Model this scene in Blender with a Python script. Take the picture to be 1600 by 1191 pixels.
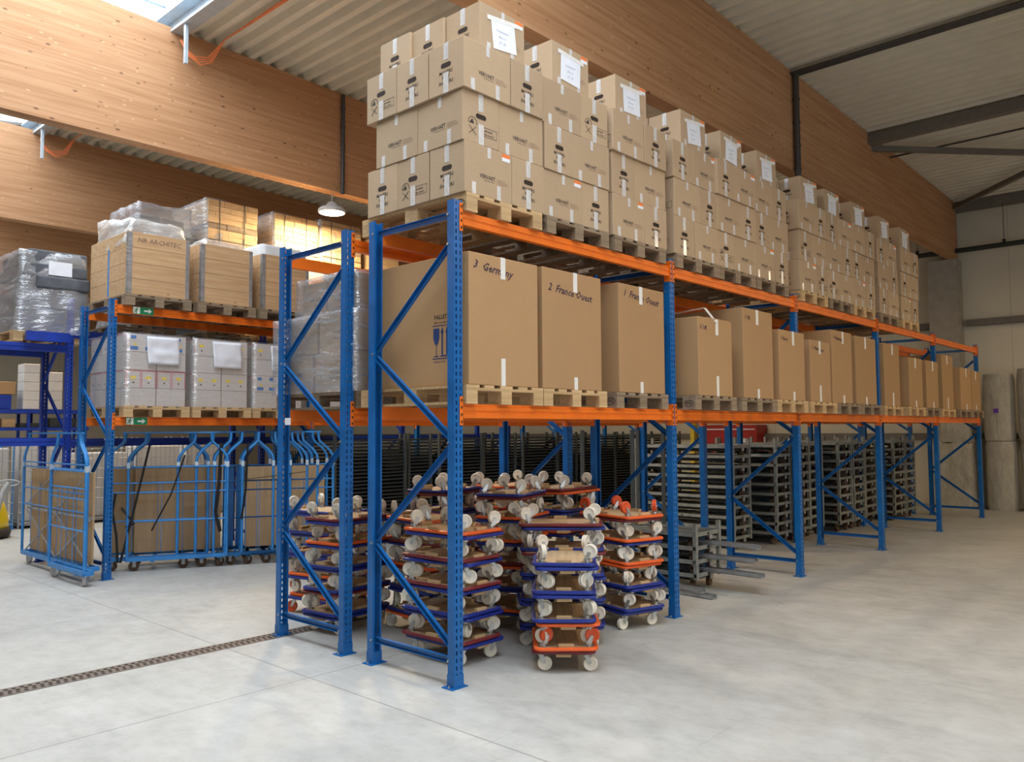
import bpy, math, random
from mathutils import Vector, Matrix
random.seed(7)
D = bpy.data
for o in list(D.objects): D.objects.remove(o)
SC = bpy.context.scene
COL = SC.collection
PI = math.pi

# ------------------------------------------------------------------ camera
F_PX, YAW, PIT, ROLL = 1278.76, 0.7444, 0.0601, -0.0057
CAM = Vector((-3.9104, -4.1438, 1.7437))
fw = Vector((math.cos(YAW)*math.cos(PIT), math.sin(YAW)*math.cos(PIT), math.sin(PIT)))
rt = Vector((math.sin(YAW), -math.cos(YAW), 0)); up = rt.cross(fw)
r2 = rt*math.cos(ROLL) + up*math.sin(ROLL); u2 = -rt*math.sin(ROLL) + up*math.cos(ROLL)
cd = D.cameras.new('camera'); cam = D.objects.new('camera', cd); COL.objects.link(cam)
cam.matrix_world = Matrix(((r2.x, u2.x, -fw.x, CAM.x), (r2.y, u2.y, -fw.y, CAM.y), (r2.z, u2.z, -fw.z, CAM.z), (0, 0, 0, 1)))
cd.sensor_width = 36; cd.lens = F_PX/1600*36; cd.clip_end = 200; cd.clip_start = .05
SC.camera = cam

# ------------------------------------------------------------------ world, lights, exposure
SC.view_settings.view_transform = 'Standard'; SC.view_settings.look = 'None'
SC.view_settings.gamma = 1; SC.view_settings.exposure = -0.1; SC.view_settings.use_curve_mapping = False
w = D.worlds.new('sky'); SC.world = w; w.use_nodes = True
w.node_tree.nodes['Background'].inputs[0].default_value = (0.86, 0.93, 1, 1)
w.node_tree.nodes['Background'].inputs[1].default_value = 2.4

def area(name, loc, rot, sx, sy, power, color, spread=180):
    l = D.lights.new(name, 'AREA'); l.shape = 'RECTANGLE'; l.size = sx; l.size_y = sy
    l.energy = power; l.color = color; l.spread = math.radians(spread)
    o = D.objects.new(name, l); COL.objects.link(o); o.location = loc; o.rotation_euler = rot
    return o
# daylight through the ridge skylight (X -3.1..1.05) and fill light from unseen gates added behind the camera
for y0, y1, p in ((-9.4, -4.6, 330), (-4.3, .9, 540), (1.2, 6.4, 480), (6.7, 11.9, 400), (12.2, 17.4, 320), (17.7, 28, 320)):
    area('skylight_daylight', (-1.02, (y0+y1)/2, 7.9), (0, 0, 0), 3.9, y1-y0, p, (.86, .93, 1))
area('rear_fill_daylight', (-6, -11.7, 2.4), (-PI/2, 0, 0), 9, 4.2, 190, (.93, .96, 1))
area('rear_side_fill_daylight', (3.5, -11.7, 2.6), (-PI/2, 0, 0), 5, 4.2, 15, (1, .93, .82))

# ------------------------------------------------------------------ node helpers
def lin(c):
    return tuple(((v/255)/12.92 if v/255 <= .04045 else ((v/255+.055)/1.055)**2.4) for v in c)
class NT:
    def __init__(s, name):
        s.m = D.materials.new(name); s.m.use_nodes = True; s.t = s.m.node_tree; s.n = s.t.nodes
        s.b = s.n['Principled BSDF']; s.o = s.n['Material Output']
    def new(s, k, **kw):
        x = s.n.new(k)
        for a, v in kw.items(): setattr(x, a, v)
        return x
    def l(s, a, b): s.t.links.new(a, b)
    def coord(s, scale=(1, 1, 1), kind='Object', loc=(0, 0, 0)):
        c = s.new('ShaderNodeTexCoord'); m = s.new('ShaderNodeMapping'); m.inputs['Scale'].default_value = scale
        m.inputs['Location'].default_value = loc
        s.l(c.outputs[kind], m.inputs[0]); return m.outputs[0]
    def noise(s, v, scale, detail=3, rough=.5):
        x = s.new('ShaderNodeTexNoise'); s.l(v, x.inputs['Vector']); x.inputs['Scale'].default_value = scale
        x.inputs['Detail'].default_value = detail; x.inputs['Roughness'].default_value = rough; return x.outputs[0]
    def ramp(s, f, stops):
        x = s.new('ShaderNodeValToRGB'); e = x.color_ramp.elements
        while len(e) < len(stops): e.new(.5)
        for i, (p, c) in enumerate(stops): e[i].position = p; e[i].color = (*c, 1) if len(c) == 3 else c
        s.l(f, x.inputs[0]); return x.outputs[0]
    def mix(s, f, a, b, mode='MIX'):
        x = s.new('ShaderNodeMix', data_type='RGBA', blend_type=mode)
        for i, v in ((0, f), (6, a), (7, b)):
            if hasattr(v, 'links'): s.l(v, x.inputs[i])
            elif isinstance(v, (int, float)): x.inputs[i].default_value = v
            else: x.inputs[i].default_value = (*v, 1)
        return x.outputs[2]
    def math(s, op, a, b=0.):
        x = s.new('ShaderNodeMath', operation=op)
        for i, v in ((0, a), (1, b)):
            if hasattr(v, 'links'): s.l(v, x.inputs[i])
            else: x.inputs[i].default_value = v
        return x.outputs[0]
    def rand(s):
        return s.new('ShaderNodeObjectInfo').outputs['Random']
    def bump(s, h, strength=.3, dist=.01):
        x = s.new('ShaderNodeBump'); x.inputs['Strength'].default_value = strength; x.inputs['Distance'].default_value = dist
        s.l(h, x.inputs['Height']); s.l(x.outputs[0], s.b.inputs['Normal'])
    def done(s, col=None, rough=.6, metal=0., spec=None):
        if col is not None:
            if hasattr(col, 'links'): s.l(col, s.b.inputs['Base Color'])
            else: s.b.inputs['Base Color'].default_value = (*col, 1)
        if hasattr(rough, 'links'): s.l(rough, s.b.inputs['Roughness'])
        else: s.b.inputs['Roughness'].default_value = rough
        s.b.inputs['Metallic'].default_value = metal
        if spec is not None: s.b.inputs['Specular IOR Level'].default_value = spec
        return s.m

def m_paint(name, c, rough=.42, var=.18, scale=6):
    t = NT(name); v = t.coord((1, 1, 1)); n = t.noise(v, scale, 4)
    a = tuple(x*(1-var) for x in c); b = tuple(min(1, x*(1+var)) for x in c)
    col = t.ramp(n, [(.3, a), (.7, b)])
    n2 = t.noise(v, 60, 2); sc = t.ramp(n2, [(.70, (0, 0, 0)), (.76, (1, 1, 1))])
    col = t.mix(t.math('MULTIPLY', sc, .12), col, (.45, .45, .45))
    return t.done(col, rough)
def m_plain(name, c, rough=.6, metal=0., var=.1, scale=8, emit=None):
    t = NT(name); n = t.noise(t.coord(), scale, 3)
    col = t.ramp(n, [(.3, tuple(x*(1-var) for x in c)), (.7, tuple(min(1, x*(1+var)) for x in c))])
    if emit:
        t.b.inputs['Emission Color'].default_value = (*emit[0], 1); t.b.inputs['Emission Strength'].default_value = emit[1]
    return t.done(col, rough, metal)
def m_card(name, c, flute=90):
    t = NT(name); v = t.coord()
    n = t.noise(v, 3.5, 4); n2 = t.noise(t.coord((4, 4, 60)), 4, 2)
    r = t.rand()
    a = tuple(x*.93 for x in c); b = tuple(x*1.05 for x in c)
    col = t.mix(n, a, b)
    col = t.mix(.16, col, t.ramp(n2, [(.35, tuple(x*.8 for x in c)), (.65, tuple(min(1, x*1.15) for x in c))]))
    hs = t.new('ShaderNodeHueSaturation'); t.l(col, hs.inputs['Color'])
    t.l(t.math('ADD', t.math('MULTIPLY', r, .14), .93), hs.inputs['Value'])
    t.bump(n2, .08, .004)
    return t.done(hs.outputs[0], .75, 0, .25)
def m_wood(name, c1, c2, axis=0, scale=1., knots=True, rnd=.25):
    t = NT(name); s = [14, 14, 14]; s[axis] = 1.0
    v = t.coord(tuple(x*scale for x in s)); n = t.noise(v, 1.6, 6, .6)
    col = t.ramp(n, [(.3, c2), (.7, c1)])
    if knots:
        vo = t.new('ShaderNodeTexVoronoi'); vo.inputs['Scale'].default_value = 3.2*scale; t.l(t.coord((1, 1.6, 1.6)), vo.inputs['Vector'])
        k = t.ramp(vo.outputs['Distance'], [(.045, (1, 1, 1)), (.09, (0, 0, 0))])
        col = t.mix(t.math('MULTIPLY', k, .55), col, tuple(x*.35 for x in c2))
    r = t.rand(); hs = t.new('ShaderNodeHueSaturation'); t.l(col, hs.inputs['Color'])
    t.l(t.math('ADD', t.math('MULTIPLY', r, rnd), 1-rnd*.6), hs.inputs['Value'])
    return t.done(hs.outputs[0], .72, 0, .3)

M = {}
M['blue'] = m_paint('blue_rack_paint', (.003, .115, .37), .36)
M['blue2'] = m_paint('royal_blue_rack_paint', (.006, .040, .33), .38)
M['cartblue'] = m_paint('light_blue_cart_paint', (.03, .23, .60), .4)
M['orange'] = m_paint('orange_beam_paint', (.80, .165, .010), .42, .1)
M['card'] = m_card('kraft_carton', (.46, .335, .215))
M['bigcard'] = m_card('brown_pallet_carton', (.43, .262, .13))
M['pal_a'] = m_wood('pale_pallet_wood', (.62, .43, .23), (.42, .27, .13))
M['pal_b'] = m_wood('weathered_pallet_wood', (.33, .25, .17), (.17, .12, .075))
M['ply'] = m_wood('dolly_plywood', (.66, .49, .31), (.42, .29, .17), knots=False)
M['crate'] = m_wood('crate_pine', (.62, .42, .24), (.48, .29, .14), rnd=.1)
M['bundle'] = m_wood('bundled_timber', (.60, .42, .24), (.40, .26, .13), rnd=.1)
M['board'] = m_wood('brown_board', (.50, .345, .19), (.42, .28, .15), axis=2, knots=False)
M['ink'] = m_plain('black_print_ink', (.035, .028, .025), .8)
M['faint'] = m_plain('pale_print_ink', (.22, .15, .095), .8)
M['marker'] = m_plain('purple_marker_ink', (.05, .025, .05), .7)
M['pencil'] = m_plain('pale_blue_pencil', (.42, .46, .58), .7)
M['inkblue'] = m_plain('blue_print_ink', (.012, .04, .16), .7)
M['hole'] = m_plain('dark_hand_hole', (.03, .018, .012), .9)  # flat dark colour painted for the shade inside holes and slots
M['tape'] = m_plain('clear_packing_tape', (.62, .60, .58), .18, 0, .12, 20)
M['wtape'] = m_plain('white_tape', (.80, .78, .75), .35, 0, .05)
M['paper'] = m_plain('white_paper', (.80, .83, .90), .7, 0, .04)
M['sticker'] = m_plain('orange_sticker', (.85, .22, .05), .5)
M['white'] = m_plain('white_plastic', (.80, .74, .62), .42, 0, .07)
M['wheelorange'] = m_plain('orange_wheel_plastic', (.70, .09, .02), .4)
M['zinc'] = m_plain('zinc_plated_steel', (.50, .50, .48), .32, .85, .15, 30)
M['galv'] = m_plain('galvanised_steel', (.42, .43, .44), .45, .6, .2, 14)
M['greysteel'] = m_plain('dull_grey_steel', (.30, .31, .29), .5, .35, .2, 9)
M['dark'] = m_plain('black_powder_coat', (.035, .042, .045), .5, .2, .3)
M['darkpost'] = m_plain('charcoal_post', (.075, .085, .082), .5, .3, .2)
M['rim_blue'] = m_paint('navy_dolly_rim', (.012, .028, .23), .38, .15)
M['rim_orange'] = m_paint('orange_dolly_rim', (.78, .115, .018), .42, .15)
M['rim_maroon'] = m_paint('maroon_dolly_rim', (.17, .018, .025), .45, .2)
M['rubber'] = m_plain('dark_rubber', (.045, .038, .034), .7)
M['browntyre'] = m_plain('brown_tyre', (.10, .055, .03), .6)
M['strap'] = m_plain('black_strap', (.01, .01, .012), .7)
M['green'] = m_plain('green_sign', (.005, .22, .09), .5)
M['signwhite'] = m_plain('white_sign_print', (.85, .88, .85), .5)
M['redsteel'] = m_plain('red_cabinet', (.38, .015, .012), .4)
M['yellow'] = m_plain('yellow_plastic', (.85, .62, .01), .3, 0, .04)
M['grey'] = m_plain('light_grey_plastic', (.45, .46, .46), .4)
M['duct'] = m_plain('black_pipe', (.02, .025, .024), .5)
M['pipe'] = m_plain('dark_grey_pipe', (.055, .05, .048), .5)
M['concretecol'] = m_plain('concrete_column', (.36, .33, .28), .85, 0, .1, 5)
M['rail'] = m_plain('grey_brown_rail', (.16, .145, .13), .6)
M['curb'] = m_plain('pale_blue_curb', (.50, .60, .68), .35, .3, .08)
M['cable'] = m_plain('orange_cable', (.80, .22, .07), .5)
M['darkload'] = m_plain('slate_grey_cover', (.085, .095, .115), .6, 0, .25)
M['whitecarton'] = m_card('white_archive_carton', (.62, .59, .57))
M['red'] = m_plain('crimson_carton_edge', (.55, .03, .07), .5)
M['yel'] = m_plain('yellow_carton_mark', (.85, .66, .06), .5)
M['labelblue'] = m_plain('blue_carton_mark', (.01, .19, .55), .5)
M['liner'] = m_plain('white_plastic_liner', (.66, .68, .70), .3, 0, .1)
M['wall'] = None

def film(name, dens, tint=(.85, .88, .9), bump=1.):
    """stretch film: mostly see-through, with milky streaks and sharp crinkled glints"""
    t = NT(name); v = t.coord((1.2, 1.2, 5)); n = t.noise(v, 2.6, 4, .55); n2 = t.noise(t.coord((1.5, 1.5, 9)), 2.2, 4, .6)
    t.b.inputs['Base Color'].default_value = (*tint, 1); t.b.inputs['Roughness'].default_value = .35
    bp = t.new('ShaderNodeBump'); bp.inputs['Strength'].default_value = bump; bp.inputs['Distance'].default_value = .06
    t.l(n, bp.inputs['Height'])
    gl = t.new('ShaderNodeBsdfGlossy'); gl.inputs['Roughness'].default_value = .12; gl.inputs['Color'].default_value = (1, 1, 1, 1); t.l(bp.outputs[0], gl.inputs['Normal'])
    tr = t.new('ShaderNodeBsdfTransparent'); mx = t.new('ShaderNodeMixShader'); m2 = t.new('ShaderNodeMixShader')
    f = t.ramp(n2, [(.38, (dens*.55,)*3), (.60, (dens,)*3), (.74, (min(1, dens*2.0),)*3)])
    t.l(f, mx.inputs[0]); t.l(tr.outputs[0], mx.inputs[1]); t.l(t.b.outputs[0], mx.inputs[2])
    m2.inputs[0].default_value = .13; t.l(mx.outputs[0], m2.inputs[1]); t.l(gl.outputs[0], m2.inputs[2]); t.l(m2.outputs[0], t.o.inputs[0])
    return t.m
M['film'] = film('clear_stretch_film', .07)
M['film2'] = film('cloudy_stretch_film', .38, (.52, .56, .62), 1.)
M['filmw'] = film('milky_plastic_sheet', .55, (.74, .73, .70), 1.)

# glulam
def m_glulam():
    t = NT('glulam_spruce'); v = t.coord((.30, 3, 9)); n = t.noise(v, 2.6, 8, .55)
    col = t.ramp(n, [(.25, lin((162, 116, 78))), (.55, lin((184, 140, 102))), (.8, lin((197, 156, 120)))])
    wv = t.new('ShaderNodeTexWave', wave_type='BANDS', bands_direction='Z'); t.l(t.coord(), wv.inputs['Vector'])
    wv.inputs['Scale'].default_value = 7.8; wv.inputs['Distortion'].default_value = 0
    ln = t.ramp(wv.outputs['Fac'], [(.0, (1, 1, 1)), (.03, (0, 0, 0))])
    col = t.mix(t.math('MULTIPLY', ln, .12), col, lin((110, 62, 30)))
    for sc, th, dk, am in ((3.6, .115, (72, 40, 20), .7), (5.6, .14, (226, 186, 142), .45), (4.6, .09, (96, 58, 32), .7)):
        vo = t.new('ShaderNodeTexVoronoi'); vo.inputs['Scale'].default_value = sc; t.l(t.coord((.8, 1, 1.9), loc=(sc, 0, sc)), vo.inputs['Vector'])
        k = t.ramp(vo.outputs['Distance'], [(th*.5, (1, 1, 1)), (th, (0, 0, 0))])
        col = t.mix(t.math('MULTIPLY', k, am), col, lin(dk))
    t.bump(n, .1, .004)
    return t.done(col, .6, 0, .3)
M['glulam'] = m_glulam()
def m_floor():
    t = NT('polished_concrete'); v = t.coord()
    n = t.noise(v, .35, 6, .6); n2 = t.noise(v, 2.3, 8, .65); n3 = t.noise(t.coord((1, .35, 1)), 1.1, 5, .6)
    col = t.ramp(n, [(.35, (.35, .345, .32)), (.65, (.48, .48, .455))])
    col = t.mix(.5, col, t.ramp(n2, [(.3, (.33, .32, .30)), (.7, (.53, .53, .51))]))
    st = t.ramp(n3, [(.56, (0, 0, 0)), (.75, (1, 1, 1))])
    col = t.mix(t.math('MULTIPLY', st, .5), col, (.20, .20, .205))
    fine = t.ramp(t.noise(t.coord((1, .6, 1)), 9, 9, .72), [(.36, (.26, .255, .24)), (.50, (.46, .455, .44)), (.66, (.62, .62, .60))])
    col = t.mix(.20, col, fine)
    scr = t.ramp(t.noise(t.coord((.25, 3.2, 1)), 2.4, 6, .7), [(.60, (0, 0, 0)), (.68, (1, 1, 1))])
    col = t.mix(t.math('MULTIPLY', scr, .22), col, (.24, .23, .22))
    sp = t.ramp(t.noise(v, 14, 3), [(.72, (0, 0, 0)), (.80, (1, 1, 1))])
    col = t.mix(t.math('MULTIPLY', sp, .25), col, (.28, .24, .20))
    # saw-cut joints every 5.6 m / 5.5 m
    sx = t.new('ShaderNodeSeparateXYZ'); t.l(v, sx.inputs[0])
    def joint(o, per, off):
        a = t.math('ADD', o, off); a = t.math('PINGPONG', a, per/2)
        return t.math('LESS_THAN', a, .006)
    j = t.math('MAXIMUM', joint(sx.outputs[0], 5.6, .54), joint(sx.outputs[1], 5.5, -.93))
    col = t.mix(t.math('MULTIPLY', j, .6), col, (.16, .15, .14))
    r = t.ramp(n2, [(.3, (.50,)*3), (.7, (.66,)*3)])
    t.bump(n2, .05, .01)
    return t.done(col, r, 0, .35)
M['floor'] = m_floor()
def m_panel(name, c):
    t = NT(name); v = t.coord(); sx = t.new('ShaderNodeSeparateXYZ'); t.l(v, sx.inputs[0])
    s = t.math('ADD', sx.outputs[0], sx.outputs[1])
    j = t.math('LESS_THAN', t.math('PINGPONG', s, .55), .006)
    rib = t.math('SINE', t.math('MULTIPLY', s, 60.))
    n = t.noise(v, 1.5, 4)
    col = t.ramp(n, [(.3, tuple(x*.93 for x in c)), (.7, c)])
    col = t.mix(t.math('MULTIPLY', j, .5), col, tuple(x*.35 for x in c))
    t.bump(rib, .12, .003)
    return t.done(col, .5)
M['wall'] = m_panel('white_wall_panels', (.66, .62, .51))
M['roof'] = m_plain('cream_roof_sheet', (.74, .71, .60), .38, .15, .05, 3)

# ------------------------------------------------------------------ mesh builder
TXT = {}
def text_geo(s, size, shear=0.):
    k = (s, size, shear)
    if k not in TXT:
        c = D.curves.new('txt', 'FONT'); c.body = s; c.size = size; c.align_x = 'CENTER'; c.align_y = 'CENTER'; c.shear = shear
        c.resolution_u = 1; c.offset = size*.016
        o = D.objects.new('txt', c); COL.objects.link(o)
        dg = bpy.context.evaluated_depsgraph_get(); dg.update()
        me = D.meshes.new_from_object(o.evaluated_get(dg))
        TXT[k] = ([v.co.copy() for v in me.vertices], [tuple(p.vertices) for p in me.polygons])
        D.meshes.remove(me); D.objects.remove(o); D.curves.remove(c)
    return TXT[k]

BOXF = ((0, 3, 2, 1), (4, 5, 6, 7), (0, 1, 5, 4), (1, 2, 6, 5), (2, 3, 7, 6), (3, 0, 4, 7))
class MB:
    def __init__(s): s.v = []; s.f = []; s.mi = []; s.sm = []
    def _add(s, vs, fs, mi=0, sm=False):
        b = len(s.v); s.v += [tuple(v) for v in vs]
        for f in fs: s.f.append(tuple(b+i for i in f)); s.mi.append(mi); s.sm.append(sm)
        return s
    def box(s, x0, x1, y0, y1, z0, z1, mi=0, T=None):
        vs = [Vector(p) for p in ((x0, y0, z0), (x1, y0, z0), (x1, y1, z0), (x0, y1, z0), (x0, y0, z1), (x1, y0, z1), (x1, y1, z1), (x0, y1, z1))]
        if T: vs = [T @ v for v in vs]
        return s._add(vs, BOXF, mi)
    def bar(s, p, q, wx, wy, mi=0, side=(0, 1, 0)):
        p = Vector(p); q = Vector(q); d = (q-p).normalized(); a = Vector(side); a = (a - d*a.dot(d))
        a = a.normalized() if a.length > 1e-5 else d.orthogonal().normalized(); b = d.cross(a)
        vs = []
        for c in (p, q):
            for sa, sb in ((-1, -1), (1, -1), (1, 1), (-1, 1)): vs.append(c + a*sa*wx/2 + b*sb*wy/2)
        return s._add(vs, BOXF, mi)
    def cyl(s, p, q, r, n=12, mi=0, r1=None, sm=True):
        p = Vector(p); q = Vector(q); d = (q-p).normalized(); a = d.orthogonal().normalized(); b = d.cross(a); r1 = r if r1 is None else r1
        vs = [p + (a*math.cos(2*PI*i/n)+b*math.sin(2*PI*i/n))*r for i in range(n)] + [q + (a*math.cos(2*PI*i/n)+b*math.sin(2*PI*i/n))*r1 for i in range(n)]
        s._add(vs, [(i, (i+1) % n, n+(i+1) % n, n+i) for i in range(n)], mi, sm)
        s._add(vs, [tuple(range(n))[::-1], tuple(range(n, 2*n))], mi)
        return s
    def lathe(s, prof, c=(0, 0, 0), n=16, mi=0, ax=2, sm=True):
        vs = []
        for r, h in prof:
            for i in range(n):
                a = 2*PI*i/n; x, y = r*math.cos(a), r*math.sin(a)
                vs.append((c[0]+x, c[1]+y, c[2]+h) if ax == 2 else (c[0]+x, c[1]+h, c[2]+y) if ax == 1 else (c[0]+h, c[1]+x, c[2]+y))
        fs = [(j*n+i, j*n+(i+1) % n, (j+1)*n+(i+1) % n, (j+1)*n+i) for j in range(len(prof)-1) for i in range(n)]
        return s._add(vs, fs, mi, sm)
    def tube(s, pts, r, n=8, mi=0):
        pts = [Vector(p) for p in pts]; vs = []; N = len(pts); a = None
        for i, p in enumerate(pts):
            d = (pts[min(i+1, N-1)]-pts[max(i-1, 0)]).normalized()
            a = (a - d*a.dot(d)) if a is not None else d.orthogonal()
            a = a.normalized() if a.length > 1e-6 else d.orthogonal().normalized(); b = d.cross(a)
            vs += [p + (a*math.cos(2*PI*k/n)+b*math.sin(2*PI*k/n))*r for k in range(n)]
        fs = [(j*n+i, j*n+(i+1) % n, (j+1)*n+(i+1) % n, (j+1)*n+i) for j in range(N-1) for i in range(n)]
        s._add(vs, fs, mi, True); s._add(vs, [tuple(range(n))[::-1], tuple(range((N-1)*n, N*n))], mi)
        return s
    def prism(s, poly, h, o=(0, 0, 0), X=(1, 0, 0), Y=(0, 1, 0), mi=0):
        o = Vector(o); X = Vector(X); Y = Vector(Y); Z = X.cross(Y); n = len(poly)
        vs = [o+X*x+Y*y for x, y in poly]+[o+X*x+Y*y+Z*h for x, y in poly]
        return s._add(vs, [tuple(range(n))[::-1], tuple(range(n, 2*n))]+[(i, (i+1) % n, n+(i+1) % n, n+i) for i in range(n)], mi)
    def text(s, st, size, o, X=(1, 0, 0), Y=(0, 0, 1), mi=0, shear=0., ang=0.):
        vs, fs = text_geo(st, size, shear); o = Vector(o); X = Vector(X); Y = Vector(Y)
        ca, sa = math.cos(ang), math.sin(ang)
        return s._add([o+X*(v.x*ca-v.y*sa)+Y*(v.x*sa+v.y*ca) for v in vs], fs, mi)
    def mesh(s, name, mats):
        me = D.meshes.new(name); me.from_pydata(s.v, [], s.f)
        for m in (mats if isinstance(mats, (list, tuple)) else [mats]): me.materials.append(m)
        me.polygons.foreach_set('material_index', s.mi); me.polygons.foreach_set('use_smooth', s.sm)
        me.update(); return me

def link(name, me, parent=None, loc=(0, 0, 0), rot=(0, 0, 0), scale=None):
    o = D.objects.new(name, me); COL.objects.link(o); o.location = loc; o.rotation_euler = rot
    if scale: o.scale = scale
    if parent: o.parent = parent
    return o
def tag(o, label, cat, group=None, kind=None):
    if label: o['label'] = label
    if cat: o['category'] = cat
    if group: o['group'] = group
    if kind: o['kind'] = kind
    return o
def thing(name, label, cat, loc=(0, 0, 0), rz=0., group=None, rot=None):
    return tag(link(name, None, None, loc, rot or (0, 0, rz)), label, cat, group)
def part(name, me, parent, loc=(0, 0, 0), rot=(0, 0, 0), label=None):
    o = link(name, me, parent, loc, rot)
    if label: o['label'] = label
    return o
def struct(name, mb, mat): return tag(link(name, mb.mesh(name, mat)), None, None, None, 'structure')
def bev(o, w=.004, seg=2):
    m = o.modifiers.new('bevel', 'BEVEL'); m.width = w; m.segments = seg; m.limit_method = 'ANGLE'; return o
def kids(o): return [c for c in D.objects if c.parent == o]
ORD = ['nearest', 'second', 'third', 'fourth', 'fifth', 'sixth', 'seventh', 'eighth', 'ninth', 'tenth', 'eleventh', 'twelfth', 'thirteenth', 'fourteenth', 'fifteenth']
ORDF = ['first', 'second', 'third', 'fourth', 'fifth', 'sixth', 'seventh', 'eighth', 'ninth', 'tenth', 'eleventh', 'twelfth', 'thirteenth', 'fourteenth', 'fifteenth']

#=================================================================== SETTING
XW = 16.62; XL = -18.2; YB = -12.; YF = 30.
ztop = lambda x: 7.27-.027*abs(x+1.0)
mb = MB(); mb.box(XL, XW, YB, YF, -.12, 0); struct('floor', mb, M['floor'])
struct('wall_right', MB().box(XW, XW+.15, YB, YF, 0, 7.1), M['wall'])
struct('wall_left', MB().box(XL-.15, XL, YB, YF, 0, 7.1), M['wall'])
struct('wall_far', MB().box(XL, XW, YF, YF+.15, 0, 7.3), M['wall'])
# wall behind the camera with two unseen gate openings added to let light in
mb = MB()
for a, b in ((XL, -10.5), (-1.5, 1), (6, XW)): mb.box(a, b, YB-.15, YB, 0, 7.3)
mb.box(-10.5, -1.5, YB-.15, YB, 4.5, 7.3); mb.box(1, 6, YB-.15, YB, 4.7, 7.3)
struct('wall_back', mb, M['wall'])

# corrugated roof sheets either side of the ridge skylight
def roof(xa, xb):
    mb = MB(); p = .235; n = int(abs(xb-xa)/p); sgn = 1 if xb > xa else -1; prof = []
    for i in range(n+1):
        x = xa+sgn*i*p
        for dx, dz in ((0, 0), (.075, 0), (.105, .10), (.205, .10)): prof.append((x+sgn*dx, ztop(x+sgn*dx)+dz+.005))
    N = len(prof); vs = [(x, YB-.1, z) for x, z in prof]+[(x, YF+.1, z) for x, z in prof]+[(x, YB-.1, z+.012) for x, z in prof]+[(x, YF+.1, z+.012) for x, z in prof]
    fs = []
    for i in range(N-1): fs += [(i, i+1, N+i+1, N+i), (2*N+i, 3*N+i, 3*N+i+1, 2*N+i+1)]
    mb._add(vs, fs); return mb
struct('ceiling', roof(1.12, XW+.1), M['roof']); struct('ceiling_left', roof(-3.12, XL-.1), M['roof'])
D.objects['ceiling_left'].name = 'ceiling_2'
# outer roof skin over the sheets, so that no daylight leaks through
mb = MB()
for x0, x1 in ((1.12, XW+.2), (XL-.2, -3.12)):
    mb._add([(x0, YB-.2, ztop(x0)+.16), (x1, YB-.2, ztop(x1)+.16), (x1, YF+.2, ztop(x1)+.16), (x0, YF+.2, ztop(x0)+.16),
             (x0, YB-.2, ztop(x0)+.26), (x1, YB-.2, ztop(x1)+.26), (x1, YF+.2, ztop(x1)+.26), (x0, YF+.2, ztop(x0)+.26)], BOXF)
struct('ceiling_3', mb, M['roof'])

# glulam beams along X, tapered with the roof
BY = [1.03+5.5*i for i in range(-2, 6)]
for i, y in enumerate(BY):
    if i == 2: y = .81
    mb = MB(); xs = [XL, -1.0, 8., XW-.35]
    vs = []
    for x in xs:
        for yy in (y-.0, y+(.19 if i == 2 else .22)): vs += [(x, yy, 5.53), (x, yy, ztop(x))]
    fs = []
    for k in range(3):
        a = k*4; b = a+4
        fs += [(a, a+1, b+1, b), (a+2, b+2, b+3, a+3), (a, b, b+2, a+2), (a+1, a+3, b+3, b+1)]
    fs += [(0, 2, 3, 1), (12, 13, 15, 14)]
    mb._add(vs, fs); o = struct('trim_%d' % (i+1), mb, M['glulam'])
# skylight: curb channels, cross braces, glazing bars and the glass itself
tn = [9]
def trim(mb, mat):
    o = struct('trim_%d' % tn[0], mb, mat); tn[0] += 1; return o
for s, x in ((1, 1.06), (-1, -3.08)):
    mb = MB()
    mb.box(x-.03, x+.03, YB, YF, ztop(x)-.05, ztop(x)+.55)
    mb.box(x-(.16 if s > 0 else .03), x+(.03 if s > 0 else .16), YB, YF, ztop(x)-.06, ztop(x)-.03)
    mb.box(x-(.2 if s > 0 else .03), x+(.03 if s > 0 else .2), YB, YF, ztop(x)+.2, ztop(x)+.23)
    trim(mb, M['curb'])
for i, y in enumerate(BY[:-1]):
    for k in range(2):
        ya = y+.3+k*2.5
        mb = MB(); mb.bar((1.0, ya+.2, 7.45), (-3.0, ya+2.4, 7.45), .09, .05); trim(mb, M['rail'])
    mb = MB()
    for q in range(6): mb.bar((1.03, y+.5+q*.9, 7.75), (-3.05, y+.5+q*.9, 7.75), .05, .05)
    trim(mb, M['curb'])
    mb = MB(); mb.tube([(.95, y-.35, 7.05), (.95, y-.35, 6.78)], .02)
    mb.bar((.95, y-.35, 7.2), (.95, y-.35, 6.62), .05, .04); trim(mb, M['curb'])
t = NT('skylight_glazing'); gl = t.new('ShaderNodeBsdfTransparent'); gg = t.new('ShaderNodeBsdfGlossy'); gg.inputs['Roughness'].default_value = .1
mx = t.new('ShaderNodeMixShader'); mx.inputs[0].default_value = .05; gl.inputs[0].default_value = (.93, .96, .98, 1)
t.l(gl.outputs[0], mx.inputs[1]); t.l(gg.outputs[0], mx.inputs[2]); t.l(mx.outputs[0], t.o.inputs[0]); M['glass'] = t.m
struct('window_1', MB().box(-3.12, 1.12, YB, YF, 8.0, 8.02), M['glass'])
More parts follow.
